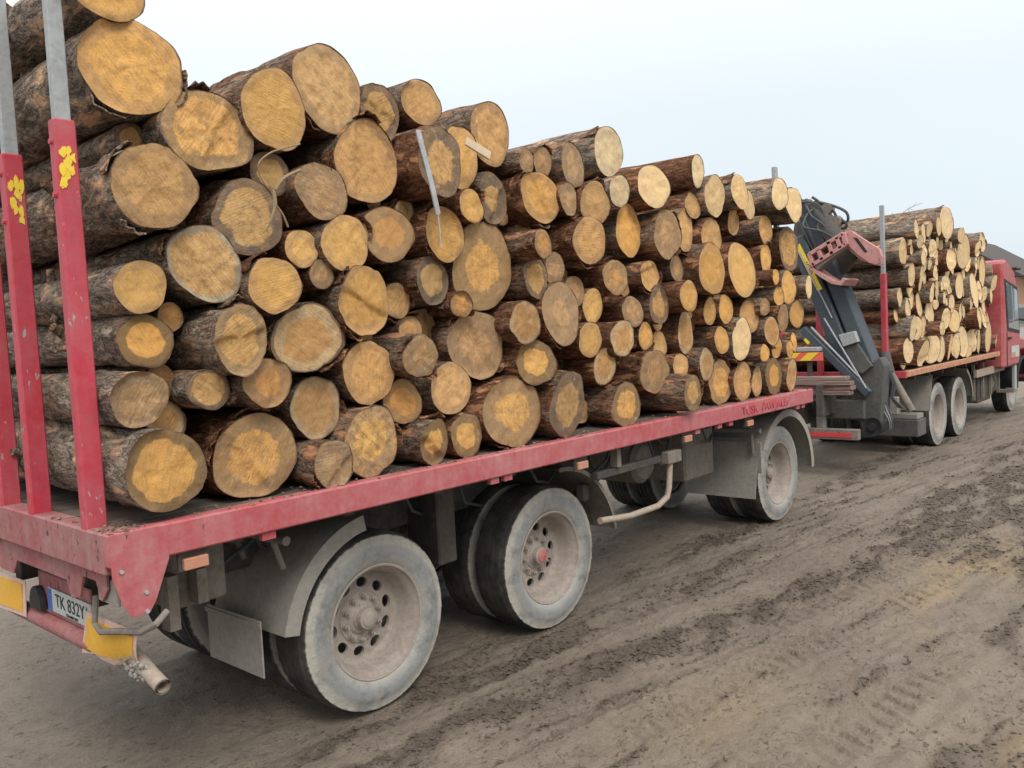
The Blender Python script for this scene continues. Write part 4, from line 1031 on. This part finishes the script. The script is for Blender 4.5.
def make_log(seed, x, y, z, r, ratio, typ, npx, length, label, cat_group, tilt=.05, tone=None, skew=0.0):
    g = np.random.default_rng(seed); seg = int(np.clip(npx*1.1, 24, 96)); nr = int(np.clip(npx*.55, 10, 48))
    th = np.linspace(0, 2*np.pi, seg, endpoint=False)
    lob = 1+.034*np.sin(2*th+g.random()*6)+.026*np.sin(3*th+g.random()*6)+.016*np.sin(5*th+g.random()*6)+.055*(vn(th/(2*np.pi)*11, 0*th+seed, 3, 11)-.5)
    if g.random() < .45:                                   # a flat or a flare on one side
        a0 = g.random()*6.28; lob = lob+g.choice([-.07, .06])*np.exp(-((np.mod(th-a0+np.pi, 2*np.pi)-np.pi)/.5)**2)
    ax = np.clip(ratio, .86, 1.2); cx_, cz_ = ax*np.cos(th)*lob, np.sin(th)*lob/max(.94, min(1.04, ax**.3))
    tx, tz = g.normal(0, tilt)+skew, g.normal(0, tilt)
    thick = g.random() < .4
    amp = r*(.12 if thick else .055); taper = g.uniform(.9, 1.0)
    t = np.concatenate([[0, .004, .012], np.linspace(.03, 1, nr)**1.25]); yy = t*length
    Th, Yy = np.meshgrid(th, yy)
    u = Th/(2*np.pi)
    nz = (vn(u*14, Yy*6+seed, 5, 14)-.5)+.7*(vn(u*28, Yy*13+seed, 6, 28)-.5)+.9*(vn(u*5, Yy*1.7+seed, 7, 5)-.5)+.8*np.clip((vn(u*9, Yy*4+seed, 9, 9)-.52)*8, 0, 1)-.3
    env = np.clip(.45+Yy/.12, 0, 1)
    rad = r*(1-(1-taper)*Yy/length)*(1+.03*(vn(u*3, Yy*1.1+seed, 8, 3)-.5))+amp*nz*env
    for k in range(int(g.integers(0, 4))):                # branch stubs
        a0, y0 = g.random()*6.28, g.uniform(.15, length); w = g.uniform(.02, .05)
        da = (np.mod(Th-a0+np.pi, 2*np.pi)-np.pi)*r
        rad = rad+.5*w*np.exp(-(da**2+(Yy-y0)**2)/(w*w))
    bow = .012*np.sin(np.pi*Yy/length)*g.normal(0, 1)
    Xv, Zv = rad*cx_[None, :]+bow, rad*cz_[None, :]
    jag = .006*(vn(u*17, 0*u+seed, 12, 17)-.5)*(Yy < .02)
    Yv = Yy+(tx*Xv+tz*Zv)*(1-Yy/length)+jag
    V = np.stack([Xv.ravel(), Yv.ravel(), Zv.ravel()], 1); n = len(t)
    a = np.arange(n-1)[:, None]*seg+np.arange(seg)[None, :]; b = np.arange(n-1)[:, None]*seg+(np.arange(seg)[None, :]+1) % seg
    Q = np.stack([a, b, b+seg, a+seg], -1).reshape(-1, 4)
    root = thing('pine_log', (x, y, z), label, 'log', cat_group)
    me = bpy.data.meshes.new('bark'); quads(me, V, [tuple(q) for q in Q]); set_attr(me, 'tone', 'FLOAT', np.full(len(V), g.random() if tone is None else tone))
    me.materials.append(MATS['bark_grey' if (tone or 0) > .55 else 'bark'])
    link('bark', me, (x, y, z), root)
    hc, sc_, hr, lip, stn, _ = TYPES[typ]
    j = g.uniform(.86, 1.1); w_ = g.normal(0, .05); jc = np.array([1+.3*w_, 1-.3*w_, 1-1.2*w_])
    for end in (0, 1):
        row = 0 if end == 0 else n-1
        ex, ez, ey = Xv[row], Zv[row], Yv[row]
        fr = np.array([0.0, .14, .28, .42, .56, .70, .82, .91, .965, 1.0]) if npx > 24 else np.array([0, .3, .55, .78, .92, 1.0])
        vs, rd = [(ex.mean(), ey.mean(), ez.mean())], [0.0]
        step_a = g.random()*6.28; step_h = (.010+.014*g.random()) if g.random() < .35 else 0; so_ = g.uniform(-.5, .5)*r
        mx, my, mz = vs[0]
        def relief(xx, zz):
            s = .010*(vn(xx*18+seed, zz*18, 14)-.5)+.006*(vn(xx*55+seed, zz*55, 15)-.5)
            d = xx*math.cos(step_a)+zz*math.sin(step_a)-so_+.02*(vn(xx*30, zz*30, 16)-.5)
            return s+step_h*(1/(1+np.exp(-d/.004)))
        for f_ in fr[1:]:
            for k in range(seg):
                q = (mx+(ex[k]-mx)*f_*.999, 0, mz+(ez[k]-mz)*f_*.999); vs.append(q); rd.append(f_)
        vs = np.array(vs); pl_y = (tx*vs[:, 0]+tz*vs[:, 2]) if end == 0 else np.full(len(vs), length)
        rl = relief(vs[:, 0], vs[:, 2])*np.clip((1.0-np.array(rd))*9, .15, 1)
        lipd = .004*np.clip((np.array(rd)-.93)/.05, 0, 1)*g.uniform(.2, 1)
        vs[:, 1] = pl_y+(.0015+rl+lipd)*(1 if end == 0 else -1)
        m_ = len(fr)-1; Qs = []
        for k in range(seg):
            k1 = (k+1) % seg; Qs.append((0, 1+k, 1+k1) if end == 0 else (0, 1+k1, 1+k))
            for q in range(m_-1):
                A, B = 1+q*seg+k, 1+q*seg+k1
                Qs.append((A, A+seg, B+seg, B) if end == 0 else (A, B, B+seg, A+seg))
        fm = bpy.data.meshes.new('cut_face'); quads(fm, vs, Qs)
        ang = g.random()*6.28; fu = (vs[:, 0]*math.cos(ang)+vs[:, 2]*math.sin(ang))/.2; fv = (-vs[:, 0]*math.sin(ang)+vs[:, 2]*math.cos(ang))/.2
        N_ = len(vs); offx, offz = g.normal(0, .09, 2)
        rr_ = np.hypot(vs[:, 0]/r-offx*(1-np.array(rd)), vs[:, 2]/r-offz*(1-np.array(rd)))*.5+np.array(rd)*.5
        set_attr(fm, 'fpos', 'FLOAT_VECTOR', np.stack([fu, fv, np.full(N_, seed*3.7 % 97)], 1))
        set_attr(fm, 'rad', 'FLOAT', np.array(rd)*.55+.45*np.clip(rr_, 0, 1.05))
        set_attr(fm, 'heart', 'FLOAT', np.full(N_, hr+g.normal(0, .06))); set_attr(fm, 'stain', 'FLOAT', np.full(N_, min(1, max(0, stn+g.normal(0, .12))))); set_attr(fm, 'lip', 'FLOAT', np.full(N_, lip))
        set_attr(fm, 'heart_color', 'FLOAT_COLOR', np.tile([*(np.array(hc)*j*jc), 1], (N_, 1))); set_attr(fm, 'sap_color', 'FLOAT_COLOR', np.tile([*(np.array(sc_)*j*jc), 1], (N_, 1)))
        fm.materials.append(MATS['cut_wood'])
        link('cut_face', fm, (x, y, z), root)
    for k in range(int(g.integers(0, 3)) if npx > 24 else 0):                 # loose bark torn up at the sawn end
        a0, wd, ln, ov = g.random()*6.28, g.uniform(.35, 1.0), g.uniform(.06, .22), g.uniform(-.004, .022); na, nl = 9, 5; vs = []
        for i in range(nl):
            for q_ in range(na):
                sa = q_/(na-1)*2-1; aa = a0+sa*wd/2; tt_ = i/(nl-1); lift = .004+(.010+.022*g.random())*(1-tt_)**2*(.5+.5*math.cos(sa*1.5))
                ro = np.interp(aa % (2*np.pi), np.append(th, 2*np.pi), np.append(np.hypot(Xv[3], Zv[3]), np.hypot(Xv[3], Zv[3])[0])); yv = -ov*(1-.6*abs(sa))*(.6+.8*g.random()) if i == 0 else ln*tt_*(1-.3*sa*sa)
                phi = np.interp(aa % (2*np.pi), np.append(th, 2*np.pi), np.append(np.unwrap(np.arctan2(Zv[3], Xv[3])), np.arctan2(Zv[3], Xv[3])[0]+2*np.pi))
                for tk_ in (0, .006): vs.append(((ro+lift+tk_)*math.cos(phi), yv+(tx*ro*math.cos(phi)+tz*ro*math.sin(phi)), (ro+lift+tk_)*math.sin(phi)))
        fs = []; I = lambda i, q_, t_: (i*na+q_)*2+t_
        for i in range(nl-1):
            for q_ in range(na-1): fs += [(I(i, q_, 1), I(i, q_+1, 1), I(i+1, q_+1, 1), I(i+1, q_, 1)), (I(i, q_, 0), I(i+1, q_, 0), I(i+1, q_+1, 0), I(i, q_+1, 0))]
        for q_ in range(na-1): fs += [(I(0, q_, 0), I(0, q_+1, 0), I(0, q_+1, 1), I(0, q_, 1)), (I(nl-1, q_, 0), I(nl-1, q_, 1), I(nl-1, q_+1, 1), I(nl-1, q_+1, 0))]
        for i in range(nl-1): fs += [(I(i, 0, 0), I(i, 0, 1), I(i+1, 0, 1), I(i+1, 0, 0)), (I(i, na-1, 0), I(i+1, na-1, 0), I(i+1, na-1, 1), I(i, na-1, 1))]
        bm_ = MB().add(vs, fs).mesh('bark_flap', None); set_attr(bm_, 'tone', 'FLOAT', np.full(len(bm_.vertices), .3)); bm_.materials.append(me.materials[0]); link('bark_flap', bm_, (x, y, z), root)
    if x < 1.6 and npx > 50:                                                   # cut branch stubs
        for k in range(int(g.integers(1, 4))):
            aa, y0, sr = g.uniform(1.6, 4.2), g.uniform(.12, 1.2), g.uniform(.012, .026); dv = Vector((math.cos(aa), -.3, math.sin(aa))).normalized()
            sb = MB().tube([Vector((r*.9*math.cos(aa), y0, r*.9*math.sin(aa))), Vector((r*math.cos(aa), y0, r*math.sin(aa)))+dv*.02, Vector((r*math.cos(aa), y0, r*math.sin(aa)))+dv*g.uniform(.03, .06)], [sr*1.5, sr*1.1, sr], 9).mesh('branch_stub', None, smooth=True)
            sb.set_sharp_from_angle(angle=R(50)); set_attr(sb, 'tone', 'FLOAT', np.full(len(sb.vertices), .5)); sb.materials.append(me.materials[0]); link('branch_stub', sb, (x, y, z), root)
    root.rotation_euler = (g.normal(0, .008), 0, g.normal(0, .008))
    return root
ORD = ['', 'second', 'third', 'fourth', 'fifth', 'sixth', 'seventh', 'eighth', 'ninth', 'tenth', 'eleventh', 'twelfth', 'thirteenth', 'fourteenth', 'fifteenth', 'sixteenth', 'seventeenth', 'eighteenth', 'nineteenth', 'twentieth'] + ['twenty-' + q for q in ('first', 'second', 'third', 'fourth', 'fifth', 'sixth', 'seventh', 'eighth', 'ninth')]
ORD[0] = 'first'
def label_logs(rows, bed, where, ref, kind):
    """one label for each log: size, cut face, tier, and its turn along the load when others are alike"""
    A = np.array([q[:4] for q in rows]); n = len(rows); cls = []
    for i in range(n):
        x, _, z, r = A[i]
        above = [(abs(A[j, 0]-x) < .75*(r+A[j, 3])) and A[j, 2] > z+.3*r for j in range(n) if j != i]
        course = ORD[min(9, int((z-bed)/.36))]
        tier = ('in %s course of' % course) if not kind and any(above) else 'atop' if not any(above) else ('at bottom of' if z-r < bed+.09 else ('in lower half of' if z < bed+.85 else 'in upper half of'))
        size = 'fat' if r > .185 else ('medium' if r > .125 else 'thin')
        cls.append((size, TYPES[rows[i][4]][5] if kind else 'pale', tier))
    out_ = [None]*n
    for c in set(cls):
        idx = sorted([i for i in range(n) if cls[i] == c], key=lambda i: A[i, 0])
        for k, i in enumerate(idx):
            base = '%s %s log %s %s' % (c[0], c[1], c[2], where)
            out_[i] = base if len(idx) == 1 else '%s, %s such from %s' % (base, ORD[k], ref)
    return out_
rows = []
for ln in TRAILER_LOGS.strip().split('\n'):
    q = ln.split(); rows.append([float(q[0]), float(q[1]), float(q[2]), float(q[3]), q[5], float(q[4]), int(q[6])])
fg = np.random.default_rng(8); base_ = len(rows)
for k in range(30000):
    if len(rows) >= base_+60: break
    x, z = fg.uniform(.3, 6.85), fg.uniform(HB+.05, 3.3)
    if z > np.interp(x, [.2, 1.2, 2.2, 3.6, 5, 7], [3.1, 2.95, 2.9, 2.75, 2.75, 2.75]): continue
    dm = min(math.hypot(x-q[0], z-q[2])-q[3] for q in rows); r = min(dm*1.04, z-HB, .12)
    if r > (.085 if k < 9000 else .06 if k < 20000 else .046): rows.append([x, fg.uniform(.20, .46), z, r, fg.choice(list('gotkr')), 1.0, 26])
lab = label_logs(rows, HB, 'the trailer load', 'rear stakes', True)
for i, (x, y, z, r, ty_, ra, npx) in enumerate(rows):
    rr_ = r*1.0
    if x < .8 and z < 3.9: x = max(x, rr_*min(1.0, ra)+.10)
    z = max(z, HB+rr_*.98-.012)
    tn = (.8 if x < .75 else None) if ty_ != 'p' else (.7 if i % 3 else .2)
    make_log(100+i, x, y, z, rr_, ra, ty_, npx, 2.42-y, lab[i], 'pine logs stacked crosswise on the trailer', tone=tn)
trows = []
for k, ln in enumerate(TRUCK_LOGS.strip().split('\n')):
    q = list(map(float, ln.split())); trows.append(q+['p'])
fr_ = np.random.default_rng(4)
def top_z(x): return np.interp(x, [10.6, 12.4, 13.2, 14.5, 15.8, 16.5], [3.2, 3.5, 3.5, 3.0, 3.0, 2.7])
for k in range(9000):
    if len(trows) > 125: break
    x, z = fr_.uniform(10.75, 16.3), fr_.uniform(TZ+.06, 3.4)
    dm = min(math.hypot(x-q[0], z-q[2])-q[3]*.93 for q in trows)
    r = min(dm/.93, z-TZ, .17)
    if r > (.10 if k < 4000 else .082) and z+r < top_z(x): trows.append([x, fr_.uniform(.12, .34), z, r, 'p'])
lab = label_logs(trows, TZ, 'the truck load', 'crane', False)
for i, (x, y, z, r, ty_) in enumerate(trows):
    make_log(500+i, x, y, max(z, TZ+r), r*1.02, 1.0, ty_, 26, 2.3-y, lab[i], 'pale logs stacked crosswise on the truck', tilt=.10, skew=(.0 if i % 4 else -.15), tone=(.75 if i % 3 else .3))

# ------------------------------------------------------------------ small things on the load
def Y(u, v, y): return Vector(px(u, v, 'y', y))
q = [Y(418, 130, .0), Y(421, 143, -.01), Y(428, 170, -.01), Y(434, 195, -.02), Y(438, 214, -.01)]
sm = MB()
for a_, b_ in zip(q[:-1], q[1:]): sm.beam(a_, b_+(b_-a_)*.02, .034, .008, (0, 1, 0))
so_ = sm.build('lashing_strap', 'strap_grey'); tag(so_, 'grey strap end hanging over the dark-ringed log near the load top', 'strap')
tag(MB().tube([q[-1], Y(440, 232, -.02), Y(441, 248, -.02)], .004, 6).build('cord_end', 'strap_grey'), 'thin pale cord hanging below the grey strap', 'cord')
tw = thing('twig', tuple(Y(270, 200, 0)), 'thin bent twig with peeling strips caught between two logs', 'twig')
MB().tube(curve([Y(300, 144, .0), Y(285, 148, -.02), Y(270, 153, -.03), Y(259, 163, -.03), Y(260, 175, -.02), Y(267, 187, -.02), Y(273, 192, -.01)]), .0042, 6).build('stem', 'twig', tw)
MB().tube(curve([Y(273, 190, -.02), Y(275, 205, -.03), Y(270, 222, -.03), Y(266, 232, -.02)]), [.010]*7+[.007]*6+[.003]*6, 6).build('stem', 'twig', tw)
MB().tube(curve([Y(276, 205, -.02), Y(283, 215, -.02), Y(288, 227, -.01)]), .005, 6).build('stem', 'twig', tw)
MB().tube(curve([Y(275, 190, -.02), Y(284, 178, -.02), Y(300, 170, .0)]), .008, 6).build('stem', 'twig', tw)
a_, b_ = Y(466, 141, .02), Y(490, 156, .0)
tag(MB().beam(a_, b_, .05, .014, (0, 1, 0)).build('wood_splinter', 'splinter', bevel=.003), 'pale split splinter of wood poking out under a tan log', 'splinter')
br = thing('dry_branch', tuple(Y(885, 222, .7)), 'dry leafless twig sprouting above the truck load top log', 'branch')
def BR(u, v): return px(u, v, 'y', .62)
MB().tube([BR(889, 224), BR(899, 216), BR(909, 208), BR(922, 203)], [.008, .006, .005, .003], 5).build('stem', 'twig', br)
for a0, b0 in (((903, 213), (908, 217)), ((908, 209), (910, 213)), ((913, 206), (917, 203)), ((896, 218), (892, 213)), ((909, 208), (914, 211))):
    MB().tube([BR(*a0), BR(*b0)], [.004, .002], 5).build('side_twig', 'twig', br)
# bark crumbs lying on the trailer deck
rng = np.random.default_rng(5); vs, fs = [], []
for k in range(900):
    x, y = rng.uniform(.1, 6.9), abs(rng.normal(0, .10))+.004 if k % 3 else rng.uniform(.0, 2.4)
    if k % 5 == 0: x = abs(rng.normal(0, .08))+.004
    s = .003+.013*rng.random()**3; a0 = rng.random()*6.28; b = len(vs)
    for dx, dy, dz in ((-1, -.5, 0), (1, -.4, 0), (.8, .5, 0), (-.9, .4, 0), (0, 0, .55)):
        vs.append((max(.003, x+s*(dx*math.cos(a0)-dy*math.sin(a0))), max(.003, y+s*(dx*math.sin(a0)+dy*math.cos(a0))), HB+.001+s*dz))
    fs += [(b, b+1, b+4), (b+1, b+2, b+4), (b+2, b+3, b+4), (b+3, b, b+4), (b+3, b+2, b+1, b)]
me = bpy.data.meshes.new('bark_crumbs'); me.from_pydata(vs, [], fs); me.materials.append(MATS['debris'])
o = bpy.data.objects.new('bark_crumbs', me); col.objects.link(o); o['kind'] = 'stuff'; tag(o, 'loose bark crumbs and chips lying on the trailer deck', 'bark')
